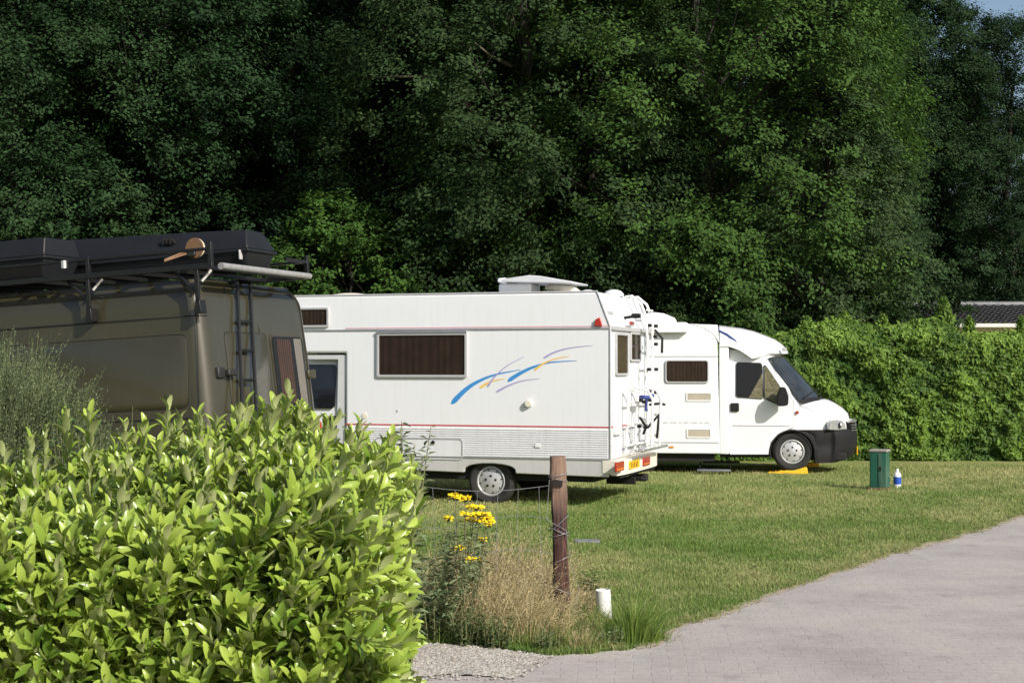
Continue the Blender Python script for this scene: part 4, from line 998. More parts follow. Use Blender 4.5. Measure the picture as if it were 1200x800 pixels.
# bare sandy strip where the lawn meets the road
m_, nt, N, L, B = nodemat('sandy_soil'); geo = N.new('ShaderNodeNewGeometry')
L.new(ramp(N, L, texnoise(N, L, geo.outputs['Position'], 18, 8, .7), [(.3, (.20, .155, .10)), (.5, (.34, .28, .20)), (.7, (.46, .40, .31))]), B.inputs['Base Color']); B.inputs['Roughness'].default_value = .95
tp = sorted([(p.x, p.y) for p in E2 if p.x > .75]); V = []
for x, y in tp:
    k = .5 + 1.0*float(fbm(x, y, .5, 13)); V += [(x, y + .10*k, .0115), (x + .02, y - .34*k*max(0, float(fbm(x, y, .22, 15)) - .36) - .04*float(vnoise(x, y, .05, 19)) + .03, .0115)]
tag(link('road_edge_soil', npmesh('road_edge_soil', V, [(2*i, 2*i+1, 2*i+3, 2*i+2) for i in range(len(tp)-1)], m_)), kind='structure')
# gravel patch left of the road end
m_, nt, N, L, B = nodemat('gravel_ground')
geo = N.new('ShaderNodeNewGeometry'); pos = geo.outputs['Position']
vo = N.new('ShaderNodeTexVoronoi'); vo.inputs['Scale'].default_value = 60; L.new(pos, vo.inputs['Vector'])
c = ramp(N, L, vo.outputs['Color'], [(.1, (.30, .28, .24)), (.5, (.44, .41, .36)), (.9, (.58, .55, .49))])
c = mixc(N, L, .6, c, ramp(N, L, texnoise(N, L, pos, 3, 6), [(.35, (.6, .6, .6)), (.65, (1.1, 1.1, 1.08))]), 'MULTIPLY')
L.new(c, B.inputs['Base Color']); B.inputs['Roughness'].default_value = .9
bp = N.new('ShaderNodeBump'); bp.inputs['Strength'].default_value = .8; bp.inputs['Distance'].default_value = .01; L.new(vo.outputs['Distance'], bp.inputs['Height']); bp.invert = True; L.new(bp.outputs[0], B.inputs['Normal'])
gp = [gnd(*p) for p in ((648, 771), (600, 764), (560, 758), (520, 756), (480, 755))]
grav = [(p.x, p.y) for p in gp] + [(-3, 9.6), (-6, 9.4), (-6, 8.0), (-1.1, 8.55)] + [(gnd(520, 792).x, gnd(520, 792).y), (gnd(600, 796).x, gnd(600, 796).y)]
gj = []
for (xa, ya), (xc, yc_) in zip(grav, grav[1:] + grav[:1]):
    k = max(1, int(math.hypot(xc-xa, yc_-ya)/.05))
    for i in range(k): gj.append((xa + (xc-xa)*i/k + rnd.uniform(-.02, .02), ya + (yc_-ya)*i/k + rnd.uniform(-.025, .025) + .10*(float(vnoise(xa + (xc-xa)*i/k, 0, .16, 8)) - .5)))
flat('gravel_path', gj, .016, m_)
def inpoly(x, y, poly):
    c = np.zeros(len(x), bool); n = len(poly); j = n-1
    for i in range(n):
        xi, yi = poly[i]; xj, yj = poly[j]
        if yi != yj: c ^= ((yi > y) != (yj > y)) & (x < (xj-xi)*(y-yi)/(yj-yi) + xi)
        j = i
    return c
# loose stones on the gravel and along the road edge
ns = 9000; sx = rs.uniform(-1.4, .5, ns); sy = rs.uniform(8.3, 9.95, ns); k = inpoly(sx, sy, grav) | (inpoly(sx, sy + .14, grav) & (rs.random(ns) < .35)); sx, sy = sx[k], sy[k]
ne = 1500; ei = rs.integers(3, len(E2), ne); ex = np.array([E2[i].x for i in ei]) + rs.normal(0, .05, ne); ey = np.array([E2[i].y for i in ei]) + rs.normal(-.02, .09, ne)
def stones(name, X, Y, z0, s, mat):
    n = len(X); T = np.array([(1,0,0),(-.2,.9,0),(-.9,-.1,0),(0,-1,0),(.1,0,.7)]); ang = rs.uniform(0, 6.28, n); ca, sa_ = np.cos(ang), np.sin(ang)
    J = T[None]*(1 + rs.uniform(-.3, .3, (n, 5, 1))); Vx = J[..., 0]*ca[:, None] - J[..., 1]*sa_[:, None]; Vy = J[..., 0]*sa_[:, None] + J[..., 1]*ca[:, None]
    S = s[:, None]; V = np.stack([Vx*S + X[:, None], Vy*S + Y[:, None], J[..., 2]*S + z0], -1).reshape(-1, 3)
    f = np.array([(0,1,4),(1,2,4),(2,3,4),(3,0,4)]); Fc = (f[None] + np.arange(n)[:, None, None]*5).reshape(-1, 3)
    return link(name, npmesh(name, V, Fc, mat, tone=np.repeat(rs.random(n), 5)))
STN = leafmat('stone_chips', (.20, .17, .14), (.52, .48, .42), objcol=False, trans=0, rough=.85)
tag(stones('gravel', sx, sy, .015, rs.uniform(.005, .013, len(sx)), STN), 'pale loose gravel stones at the foot of the verge', 'gravel', kind='stuff')
tag(stones('grit', ex, ey, .007, rs.uniform(.004, .011, ne), STN), 'loose grit along the broken edge of the road', 'grit', kind='stuff')

# ------------------------------------------------------------------ blades
def blades(P, D0, length, width, bend, segs=1, tone=None, tipw=.05, name='grass', mat=None, parent=None):
    n = len(P); D0 = norm(D0); side = norm(np.cross(D0, np.tile([[0, 0, 1.]], (n, 1)) + rs.normal(0, .3, (n, 3)))); up = np.array([0, 0, 1.])
    rows = []
    hd = D0 * np.array([1, 1, 0]); hd = hd + rs.normal(0, .02, hd.shape); hd = norm(hd)
    Q = P.copy(); d = D0.copy()
    for i in range(segs + 1):
        t = i/segs; wdt = (width*(1-t) + width*tipw*t)[:, None] if np.ndim(width) else width*(1-t+tipw*t)
        rows += [Q - side*wdt*.5, Q + side*wdt*.5]
        Q = Q + d*(length/segs)[:, None]; d = norm(d + hd*(bend/segs)[:, None] - up*(bend/segs*.75)[:, None])
    k = 2*(segs+1); V = np.stack(rows, 1).reshape(-1, 3)
    f = np.array([(2*i, 2*i+1, 2*i+3, 2*i+2) for i in range(segs)]); Fc = (f[None] + np.arange(n)[:, None, None]*k).reshape(-1, 4)
    tn = np.repeat(tone if tone is not None else rs.random(n), k)
    return V, Fc, tn
GR = leafmat('lawn_grass', (.13, .215, .045), (.43, .40, .19), objcol=False, trans=.3, rough=.6, spec=.2)
n = 620000                                     # spread evenly over the picture, so denser near by
u = rs.uniform(-380, 1270, n); v = rs.random(n); py = 545 + 225*v**.9
Y = EYE*F/(py - 430); X = (u - 600)/F*Y
keep = (Y < 29) & ~inpoly(X, Y + .0, road_poly) & ~inpoly(X, Y, grav) & (Y > 9.4) & (X > -7)
X, Y = X[keep], Y[keep]; n = len(X)
big = fbm(X, Y, 2.2, 21); sm = fbm(X*1.0, Y*.6, .45, 25)
dry = np.clip(.28 + (big-.5)*1.1 + (sm-.5)*1.0 + (Y-16)*.022 + rs.normal(0, .17, n), 0, 1)
tall = np.clip((vnoise(X, Y, .5, 31)-.62)*4, 0, 1)
Ln = (.018 + .018*rs.random(n) + .022*tall)*(1 + (Y > 20)*.3); Wd = .0045 + .00035*Y
ang = rs.uniform(0, 2*PI, n); til = rs.uniform(.1, .9, n)
Dd = np.stack([np.cos(ang)*til, np.sin(ang)*til, np.ones(n)], -1)
V, Fc, tn = blades(np.stack([X, Y, height(X, Y)], -1), Dd, Ln, Wd, rs.uniform(.2, .9, n), 1, dry*(1-.35*tall))
tag(link('grass', npmesh('grass', V, Fc, GR, tone=tn)), 'short mown grass with straw coloured dry patches', 'grass', kind='stuff')
# ragged tufts along the road edge
n = 16000; ei = rs.integers(2, len(E2), n); X = np.array([E2[i].x for i in ei]) + rs.normal(-.03, .05, n); Y = np.array([E2[i].y for i in ei]) + np.abs(rs.normal(.03, .08, n))
cl = vnoise(X, Y, .22, 41); k = cl > .42; X, Y, cl = X[k], Y[k], cl[k]; n = len(X); ang = rs.uniform(0, 2*PI, n); til = rs.uniform(.2, 1.2, n)
V, Fc, tn = blades(np.stack([X, Y, np.zeros(n)], -1), np.stack([np.cos(ang)*til, np.sin(ang)*til, np.ones(n)], -1), .03 + .07*rs.random(n)*cl, np.full(n, .006), rs.uniform(.3, 1.2, n), 2, np.clip(rs.normal(.55, .3, n), 0, 1))
tag(link('edge_grass', npmesh('edge_grass', V, Fc, GR, tone=tn)), 'ragged low grass tufts creeping over the road edge', 'grass', kind='stuff')
# tall dry grass of the verge
def scatter(n, poly_px):
    pl = [tuple(gnd(*p)[:2]) for p in poly_px]; xs_ = [p[0] for p in pl]; ys_ = [p[1] for p in pl]; X = rs.uniform(min(xs_), max(xs_), n*4); Y = rs.uniform(min(ys_), max(ys_), n*4)
    k = inpoly(X, Y, pl); return X[k][:n], Y[k][:n]
STRAW = leafmat('straw_grass', (.26, .21, .09), (.62, .52, .30), objcol=False, trans=.3, rough=.6, spec=.2)
pbY = gnd(658.5, 729).y
X, Y = scatter(5200, ((470, 735), (500, 752), (600, 758), (690, 758), (712, 735), (690, 705), (600, 690), (520, 690))); n = len(X)
ang = rs.normal(.25, 1.2, n); til = np.abs(rs.normal(.18, .15, n))
Ln = rs.uniform(.22, .58, n)*np.where(X > .38, .35, 1.)*np.where((X > .18) & (Y < pbY + .12), .55, 1.)
V, Fc, tn = blades(np.stack([X, Y, np.zeros(n)], -1), np.stack([np.cos(ang)*til, np.sin(ang)*til, np.ones(n)], -1), Ln, np.full(n, .0042), rs.uniform(.2, 1.7, n), 5, np.clip(rs.normal(.5, .28, n), 0, 1), tipw=.3)
# seed heads: small quads on the top third of many stalks
k5 = 12; hx = V.reshape(n, k5, 3); sel = rs.random(n) < .45; tips = hx[sel]
Ps, Ts = [], []
for r_ in range(7):
    t = rs.uniform(.72, 1.0, len(tips)); f = t*5; i0 = np.minimum(f.astype(int), 4); fr = (f - i0)[:, None]; ar = np.arange(len(tips))
    a = tips[ar, i0*2]; b = tips[ar, i0*2+2]; Ps.append(a*(1-fr) + b*fr + rs.normal(0, .004, a.shape)); Ts.append(b - a + rs.normal(0, .02, a.shape))
Ps = np.concatenate(Ps); Ts = np.concatenate(Ts)
V2_, F2_ = leafquads(Ps, rs.normal(0, 1, Ps.shape), Ts, rs.uniform(.012, .022, len(Ps)), .3)
tag(link('dry_grass', npmesh('dry_grass', np.concatenate([V, V2_]), np.concatenate([Fc, F2_ + len(V)]), STRAW, tone=np.concatenate([tn, np.repeat(rs.uniform(.3, 1, len(Ps)), 4)]))), 'tall straw coloured dry grass with drooping seed heads round the post', 'grass', kind='stuff')
# green grass mixed in and the clump beside the white pipe
GG = leafmat('rank_green_grass', (.07, .14, .02), (.24, .32, .07), objcol=False, trans=.35, rough=.5, spec=.3)
X, Y = scatter(5000, ((470, 742), (500, 756), (600, 762), (700, 767), (775, 745), (720, 725), (600, 715), (520, 700))); n = len(X); ang = rs.uniform(0, 6.28, n); til = rs.uniform(.1, .7, n)
V, Fc, tn = blades(np.stack([X, Y, np.zeros(n)], -1), np.stack([np.cos(ang)*til, np.sin(ang)*til, np.ones(n)], -1), rs.uniform(.06, .2, n), np.full(n, .005), rs.uniform(.2, 1.2, n), 3)
tag(link('verge_grass', npmesh('verge_grass', V, Fc, GG, tone=tn)), 'green grass growing through the foot of the dry verge', 'grass', kind='stuff')
def tuft(name, px, py, r, n, lmin, lmax, mat, label, wd=.006, bend=(.2, 1.2), cat='grass clump'):
    g = gnd(px, py); rr = np.abs(rs.normal(0, r, n)); an = rs.uniform(0, 6.28, n); til = np.abs(rs.normal(.12, .12, n)) + rr*1.2
    P = np.stack([rr*np.cos(an), rr*np.sin(an), np.zeros(n)], -1); L_ = rs.uniform(lmin, lmax, n)*(1 - .5*np.clip(rr/(r*2.5), 0, 1))
    V, Fc, tn = blades(P, np.stack([np.cos(an)*til, np.sin(an)*til, np.ones(n)], -1), L_, np.full(n, wd), rs.uniform(*bend, n), 4)
    o = link(name, npmesh(name, V, Fc, mat, tone=tn)); o.location = g; return tag(o, label, cat)
tuft('grass_clump', 742, 752, .10, 420, .15, .50, GG, 'tall fresh green grass clump just right of the white pipe')
tuft('grass_clump', 682, 760, .09, 200, .08, .2, STRAW, 'short straw clump right at the foot of the wooden post')
tuft('grass_clump', 766, 752, .07, 160, .06, .2, GG, 'low green grass clump where the lawn meets the road')
tuft('grass_clump', 757, 738, .10, 160, .12, .33, GG, 'loose thin grass clump on the lawn side of the tallest green clump')

# ------------------------------------------------------------------ leafy weeds
def weed(name, px, py, w_, h, nst, nleaf, lsize, mat, label, cat, lean=.3, asp=.5, Yd=None, stemr=.004, hmin=.3):
    g = gnd(px, py) if Yd is None else Vector(((px-600)/F*Yd, Yd, 0)); M = Matrix.Translation(g)
    root = empty(name, M, label, cat); st = MB(); P, T, Nn, S = [], [], [], []
    for i in range(nst):
        a = rnd.uniform(0, 6.28); r0 = w_*.35*rnd.random()**.5; b = Vector((r0*math.cos(a), r0*math.sin(a), 0)); hh = h*rnd.uniform(hmin, 1)
        dr = Vector((math.cos(a), math.sin(a), 0))*lean*rnd.random(); pts = [b + Vector((0, 0, hh))*t + dr*hh*t*t for t in (0, .3, .6, .85, 1)]
        st.tube(pts, [stemr, stemr*.9, stemr*.7, stemr*.5, stemr*.3], 4, cap=False)
        for j in range(nleaf):
            t = .12 + .88*j/nleaf; k = min(int(t*4), 3); q = pts[k].lerp(pts[k+1], t*4-k) if k < 4 else pts[-1]
            an = j*2.4 + i; L_ = lsize*rnd.uniform(.6, 1.1)*(1.15-.5*t); d = Vector((math.cos(an), math.sin(an), rnd.uniform(-.2, .7))).normalized()
            P.append(q + d*L_*.5); T.append(d); Nn.append(Vector((0, 0, 1)) + Vector((rnd.gauss(0, .4), rnd.gauss(0, .4), 0))); S.append(L_)
    STEM = pm('weed_stem', (.16, .17, .07), .7, var=.3); st.build('stem', STEM, root)
    V, Fc = leafquads(np.array(P), np.array(Nn), np.array(T), np.array(S), asp, .12)
    link('foliage', npmesh('foliage', V, Fc, mat, tone=np.repeat(rs.random(len(P)), 4)), root); return root
WD = leafmat('weed_leaf', (.045, .085, .028), (.13, .19, .06), objcol=False, trans=.25, rough=.55)
WG = leafmat('grey_green_leaf', (.11, .165, .075), (.29, .36, .18), objcol=False, trans=.25, rough=.6)
for i, (px, py, w_, h, ns_, nl, ls, mt, lab) in enumerate((
    (512, 752, .25, .30, 34, 12, .045, WD, 'low leafy weed clump at the foot of the verge, beside the laurel hedge'),
    (548, 757, .28, .28, 40, 12, .045, WD, 'dark low weed clump in the middle of the verge foot'),
    (583, 760, .25, .24, 34, 12, .04, WD, 'low weed clump at the verge foot under the dry grass'),
    (640, 764, .24, .16, 30, 10, .035, WD, 'small green weed clump at the corner of gravel and road'),
    (690, 702, .20, .27, 34, 13, .04, WD, 'dark green weed clump on the lawn right behind the post'),
    (716, 757, .18, .14, 26, 9, .035, WG, 'small pale weed at the foot of the white pipe'),
    (587, 668, .16, .50, 10, 16, .055, WG, 'yellowish broad-leaved weed standing on the lawn behind the dry grass'))):
    weed('weed', px, py, w_, h, ns_, nl, ls, mt, lab, 'weed')
weed('mugwort', 512, 748, .40, .70, 24, 40, .085, WG, 'grey-green bushy weed between the laurel hedge and the yellow flowers', 'weed', lean=.55, asp=.35)
weed('mugwort', 535, 735, .36, .80, 16, 36, .08, WG, 'tall grey-green weed right behind the yellow flowers', 'weed', lean=.45, asp=.3)
# pale stemmed sapling before the motorhome
sap = weed('sapling', 478, 762, .10, 1.46, 6, 60, .10, WG, 'thin grey-green sapling rising in front of the middle motorhome door', 'sapling', lean=.10, asp=.4, Yd=9.2, stemr=.008, hmin=.85)
m = MB(); m.tube([(-.05, .03, 0), (-.05, .03, .55), (-.04, .03, .98)], [.035, .032, .028], 10); m.build('tree_guard', pm('pale_guard', (.62, .60, .54), .7, var=.25), sap, smooth=True)
# ragwort: stems, leaves and flat-topped yellow flower heads
YEF = leafmat('ragwort_yellow', (.85, .58, .01), (1.0, .80, .02), objcol=False, trans=.2, rough=.6)
base = gnd(548, 745); rg = empty('ragwort', Matrix.Translation(base), 'ragwort plant with clusters of bright yellow flowers in the verge', 'flowering plant')
Yr = base.y; heads = [(556, 592, 30, .05), (545, 582, 16, .03), (533, 579, 18, .035), (563, 600, 34, .055), (570, 606, 30, .045), (552, 607, 16, .04), (574, 612, 12, .03), (525, 605, 12, .025), (539, 640, 13, .028), (565, 631, 9, .022), (551, 654, 12, .026), (562, 654, 6, .018), (545, 600, 10, .03)]
st = MB(); P, T, Nn, S = [], [], [], []; HP = []; BOUNDS = []
for px, py, nf, r0 in heads:
    h = atY(px, py, Yr + rnd.uniform(-.12, .12)) - base; b = Vector((h.x*.15, rnd.uniform(-.03, .03), 0)); mid = b.lerp(h, .6) + Vector((rnd.uniform(-.02, .02), 0, .03))
    st.tube([b, mid, h - Vector((0, 0, .02))], [.005, .004, .002], 5, cap=False)
    nf = int(nf*2.2); BOUNDS.append(len(HP))
    for j in range(nf):
        a = rnd.uniform(0, 6.28); r_ = r0*1.3*math.sqrt(rnd.random()); q = h + Vector((r_*math.cos(a), r_*math.sin(a), rnd.uniform(-.014, .014) - r_*.25)); HP.append(q)
        st.tube([h - Vector((0, 0, .035)), q], [.0015, .001], 3, cap=False)
    for j in range(26):
        t = rnd.uniform(.15, .92); q = b.lerp(h, t); an = rnd.uniform(0, 6.28); L_ = rnd.uniform(.03, .07); d = Vector((math.cos(an), math.sin(an), .3)).normalized()
        P.append(q + d*L_*.5); T.append(d); Nn.append(Vector((rnd.gauss(0, .4), rnd.gauss(0, .4), 1))); S.append(L_)
st.build('stem', pm('ragwort_stem', (.14, .13, .06), .7, var=.3), rg)
V, Fc = leafquads(np.array(P), np.array(Nn), np.array(T), np.array(S), .4); link('foliage', npmesh('foliage', V, Fc, WG, tone=np.repeat(rs.random(len(P)), 4)), rg)
BOUNDS.append(len(HP))
for i0, i1 in zip(BOUNDS, BOUNDS[1:]):
    VV, FF = [], []
    for q in HP[i0:i1]:
        nrm_ = Vector((rnd.gauss(0, .3), rnd.gauss(-.35, .3), 1)).normalized(); ax_ = nrm_.orthogonal().normalized(); bx_ = nrm_.cross(ax_); k0 = len(VV); r_ = rnd.uniform(.009, .0135)
        VV += [q + nrm_*.004] + [q + (ax_*math.cos(a) + bx_*math.sin(a))*r_*(1 if i % 2 else .72) for i, a in enumerate(lin(0, 2*PI, 12)[:-1])]
        FF += [(k0, k0+1+i, k0+1+(i+1) % 12) for i in range(12)]
    link('flower_head', npmesh('flower_head', [tuple(v) for v in VV], FF, YEF, tone=np.repeat(rs.random(i1-i0), 13)), rg)
# ================================================================== SMALL THINGS
# split wooden post with wire wound round it
pb = gnd(658.5, 729); pt = atY(653, 534, pb.y); ht = pt.z
m_, nt, N, L, B = nodemat('weathered_red_wood')
tc = N.new('ShaderNodeTexCoord'); mp = N.new('ShaderNodeMapping'); mp.inputs['Scale'].default_value = (22, 22, 1.6); L.new(tc.outputs['Object'], mp.inputs['Vector'])
gr_ = texnoise(N, L, mp.outputs[0], 2.0, 9, .7)
c = ramp(N, L, gr_, [(.36, (.008, .005, .004)), (.48, (.045, .018, .015)), (.60, (.10, .042, .030)), (.78, (.28, .18, .13))])
sx_ = N.new('ShaderNodeSeparateXYZ'); L.new(tc.outputs['Object'], sx_.inputs[0])
topn = N.new('ShaderNodeMapRange'); L.new(sx_.outputs['Z'], topn.inputs['Value']); topn.inputs['From Min'].default_value = ht*.62; topn.inputs['From Max'].default_value = ht*.92
ml = N.new('ShaderNodeMath'); ml.operation = 'MULTIPLY'; L.new(topn.outputs[0], ml.inputs[0]); L.new(texnoise(N, L, mp.outputs[0], 1.3, 6), ml.inputs[1])
c = mixc(N, L, ml.outputs[0], c, (.40, .27, .19)); L.new(c, B.inputs['Base Color']); B.inputs['Roughness'].default_value = .85
bp = N.new('ShaderNodeBump'); bp.inputs['Strength'].default_value = .9; bp.inputs['Distance'].default_value = .012; L.new(gr_, bp.inputs['Height']); L.new(bp.outputs[0], B.inputs['Normal'])
po = empty('wooden_post', Matrix.Translation((pb.x, pb.y, 0)), 'weathered reddish wooden fence post leaning slightly beside the white pipe', 'post')
dx, dy = pt.x - pb.x, 0
shape = [(-.056, -.03), (-.04, -.055), (.01, -.06), (.05, -.045), (.062, 0), (.055, .045), (.0, .06), (-.05, .04)]
nz_ = 26; V = []
for i in range(nz_+1):
    t = -.08 + 1.08*i/nz_
    for j, (x, y) in enumerate(shape):
        s = 1 + .10*math.sin(t*9 + j*1.7) + .05*math.sin(t*31 + j*4) - .10*max(0, t-.9)*3
        V.append((x*s*.93 + dx*t, y*s*.93, ht*t + (rnd.uniform(-.012, .004) if i == nz_ else 0)))
k = len(shape); MB().add(V, [(i*k+j, i*k+(j+1) % k, (i+1)*k+(j+1) % k, (i+1)*k+j) for i in range(nz_) for j in range(k)] + [list(range(nz_*k, nz_*k+k))]).build('post', m_, po, smooth=True, angle=50)
WIRE = pm('galvanised_wire', (.24, .24, .24), .6, metal=.4, var=.2)
m = MB()
for z0, tilt in ((ht-.13, .01), (ht-.16, -.015), (ht*.55, -.03), (ht*.53, .02), (ht*.38, .03), (ht*.2, -.03), (ht*.6, .06)):
    cx = dx*z0/ht; m.tube([(cx + .068*math.cos(a), .072*math.sin(a), z0 + tilt*math.cos(a)) for a in lin(0, 2*PI, 14)], .0028, 4)
m.tube([(dx*.9-.06, -.06, ht*.86), (dx-.075, -.06, ht*.62), (dx*.7+.05, -.068, ht*.56), (dx*.5+.07, -.05, ht*.4)], .0025, 4)
m.tube([(dx*.4+.07, 0, ht*.36), (.12, .02, ht*.2), (.09, .0, ht*.08)], .0025, 4)
m.build('wound_wire', WIRE, po)
MB().box((dx*.86-.035, -.068, ht*.82), (dx*.86+.03, -.055, ht*.86)).build('staple', pm('rusty_black', (.03, .025, .022), .6, metal=.5, var=.4), po)
# wire netting fence running left from the post
wf = empty('wire_fence', Matrix.Translation((pb.x, pb.y, 0)), 'sagging wire netting fence running left from the wooden post', 'wire fence')
xl = -2.6; xr = -.06; 
def sag(t, z): return z - .05*math.sin(PI*((t*2.6) % 1)) * (z/ht)
rows_ = [1.03*ht*.93 if False else z for z in (.96, .72, .48, .24)]
for z in rows_:
    MB().tube([(xr + (xl-xr)*t, -.03 + .15*t, sag(t, z) - .02*t + (.05*math.sin(t*14) if z < .9 else 0)) for t in lin(0, 1, 40)], .0026, 4).build('strand', WIRE, wf)
m = MB()
for k in range(17):
    x = xr - .09 - k*.15; t = (x-xr)/(xl-xr); m.tube([(x + .01*math.sin(k+z*5), -.03+.15*t, sag(t, z) - .02*t) for z in (.24, .48, .72, .96)], .0018, 4)
m.build('stay_wires', WIRE, wf)
MB().tube([(xl, .12, 0), (xl, .12, 1.1)], [.05, .045], 10).build('end_stake', MATS['pale_guard'], wf, smooth=True)
# white pipe
g = gnd(709, 725); wp_ = empty('pipe', mat_of((g.x, g.y, -.03), R(20), R(-4)), 'short white plastic pipe sticking up from the verge beside the post', 'pipe')
m = MB(); m.lathe([(.053, 0), (.053, .235), (.049, .24), (.049, .17), (0, .17)], (0, 0, 0), 'z', 28); m.build('tube', pm('white_pvc', (.78, .78, .76), .35, var=.06, vs=10, dirt=.25), wp_, smooth=True)
# green electricity bollard with grey lid
g = gnd(1031, 573); gb = empty('utility_bollard', mat_of((g.x, g.y, 0), R(-24)), 'dark green square utility bollard with grey lid on the lawn', 'utility bollard')
GB = pm('dark_green_metal', (.015, .10, .065), .4, var=.25, vs=5, dirt=.3)
hh = atY(1031, 529, g.y).z; w2_ = .125
MB().prism(rrect(-w2_, -w2_, w2_, w2_, .02), 'z', 0, hh).build('cabinet', GB, gb, bevel=.006)
MB().prism(rrect(-w2_-.012, -w2_-.012, w2_+.012, w2_+.012, .02), 'z', hh, hh+.035).build('lid', pm('lid_grey', (.30, .28, .25), .7, var=.3, vs=12, bump=.2), gb, bevel=.008)
MB().box((-.004, -w2_-.004, .03), (.004, -w2_, hh-.03)).build('door_gap', BLK, gb); MB().box((.025, -w2_-.015, hh*.5), (.045, -w2_, hh*.62)).build('latch', BLK, gb, bevel=.003)
MB().box((-w2_-.03, -w2_-.03, -.02), (w2_+.03, w2_+.03, .03)).build('foot', pm('bark', (.18, .10, .05)), gb, bevel=.01)
# spray bottle
g = gnd(1051.5, 571); bo = empty('bottle', Matrix.Translation((g.x, g.y, 0)), 'small white and blue bottle standing right of the green bollard', 'bottle')
PW = pm('bottle_white', (.78, .80, .82), .3, var=.05, coat=.3); PBl = pm('bottle_blue', (.02, .08, .42), .3, var=.15, coat=.3)
MB().lathe([(.052, 0), (.056, .02), (.056, .19), (.045, .215), (.02, .23)], (0, 0, 0), 'z', 20).build('flask', PW, bo, smooth=True)
MB().lathe([(.057, .05), (.0575, .06), (.0575, .155), (.057, .16)], (0, 0, 0), 'z', 20).build('label_band', PBl, bo, smooth=True)
MB().lathe([(.022, .228), (.024, .26), (.018, .275), (0, .276)], (0, 0, 0), 'z', 16).build('cap', PW, bo, smooth=True)
# flat grey cover in the grass
g = gnd(688, 635); fc = tag(MB().prism(rrect(-.13, -.1, .13, .1, .04), 'z', 0, .022).build('drain_cover', pm('cover_grey', (.20, .20, .21), .6, var=.3, vs=9), None, bevel=.006, M=Matrix.Translation((g.x, g.y, .0))), 'small flat grey cover lying in the lawn right of the post', 'drain cover')

# ================================================================== LAUREL HEDGE
def template_leaf():
    rows = [(0, 0), (.14, .26), (.38, .46), (.68, .48), (.90, .27), (1, 0)]; V = []
    for t, w_ in rows:
        z = .08*math.sin(t*2.4) - .16*t*t
        if w_ == 0: V.append((t, 0, z))
        else: V += [(t, -w_, z + .16*w_), (t, 0, z), (t, w_, z + .16*w_)]
    Fs = [(0, 2, 1), (0, 3, 2)]
    for r_ in (1, 4, 7):
        Fs += [(r_, r_+1, r_+4), (r_, r_+4, r_+3), (r_+1, r_+2, r_+5), (r_+1, r_+5, r_+4)]
    Fs += [(10, 11, 13), (11, 12, 13)]
    return np.array(V), np.array(Fs)[:, ::-1]
def instance(T, Fs, P, X_, Z_, S, asp, tone):
    """X_: leaf direction, Z_: its upper side"""
    X_ = norm(X_); Z_ = norm(Z_ - X_*(Z_*X_).sum(-1, keepdims=True)); Y_ = np.cross(Z_, X_); n = len(P); k = len(T)
    curl = rs.uniform(.5, 1.8, n)[:, None, None]
    V = P[:, None] + S[:, None, None]*(T[None, :, 0:1]*X_[:, None] + asp*T[None, :, 1:2]*Y_[:, None] + curl*T[None, :, 2:3]*Z_[:, None])
    return V.reshape(-1, 3), (Fs[None] + np.arange(n)[:, None, None]*k).reshape(-1, Fs.shape[1]), np.repeat(tone, k)
LAU = leafmat('laurel_leaf', (.07, .16, .016), (.36, .46, .075), back=(.36, .40, .17), objcol=False, trans=.22, rough=.30, spec=.5, tcol=(.30, .42, .03))
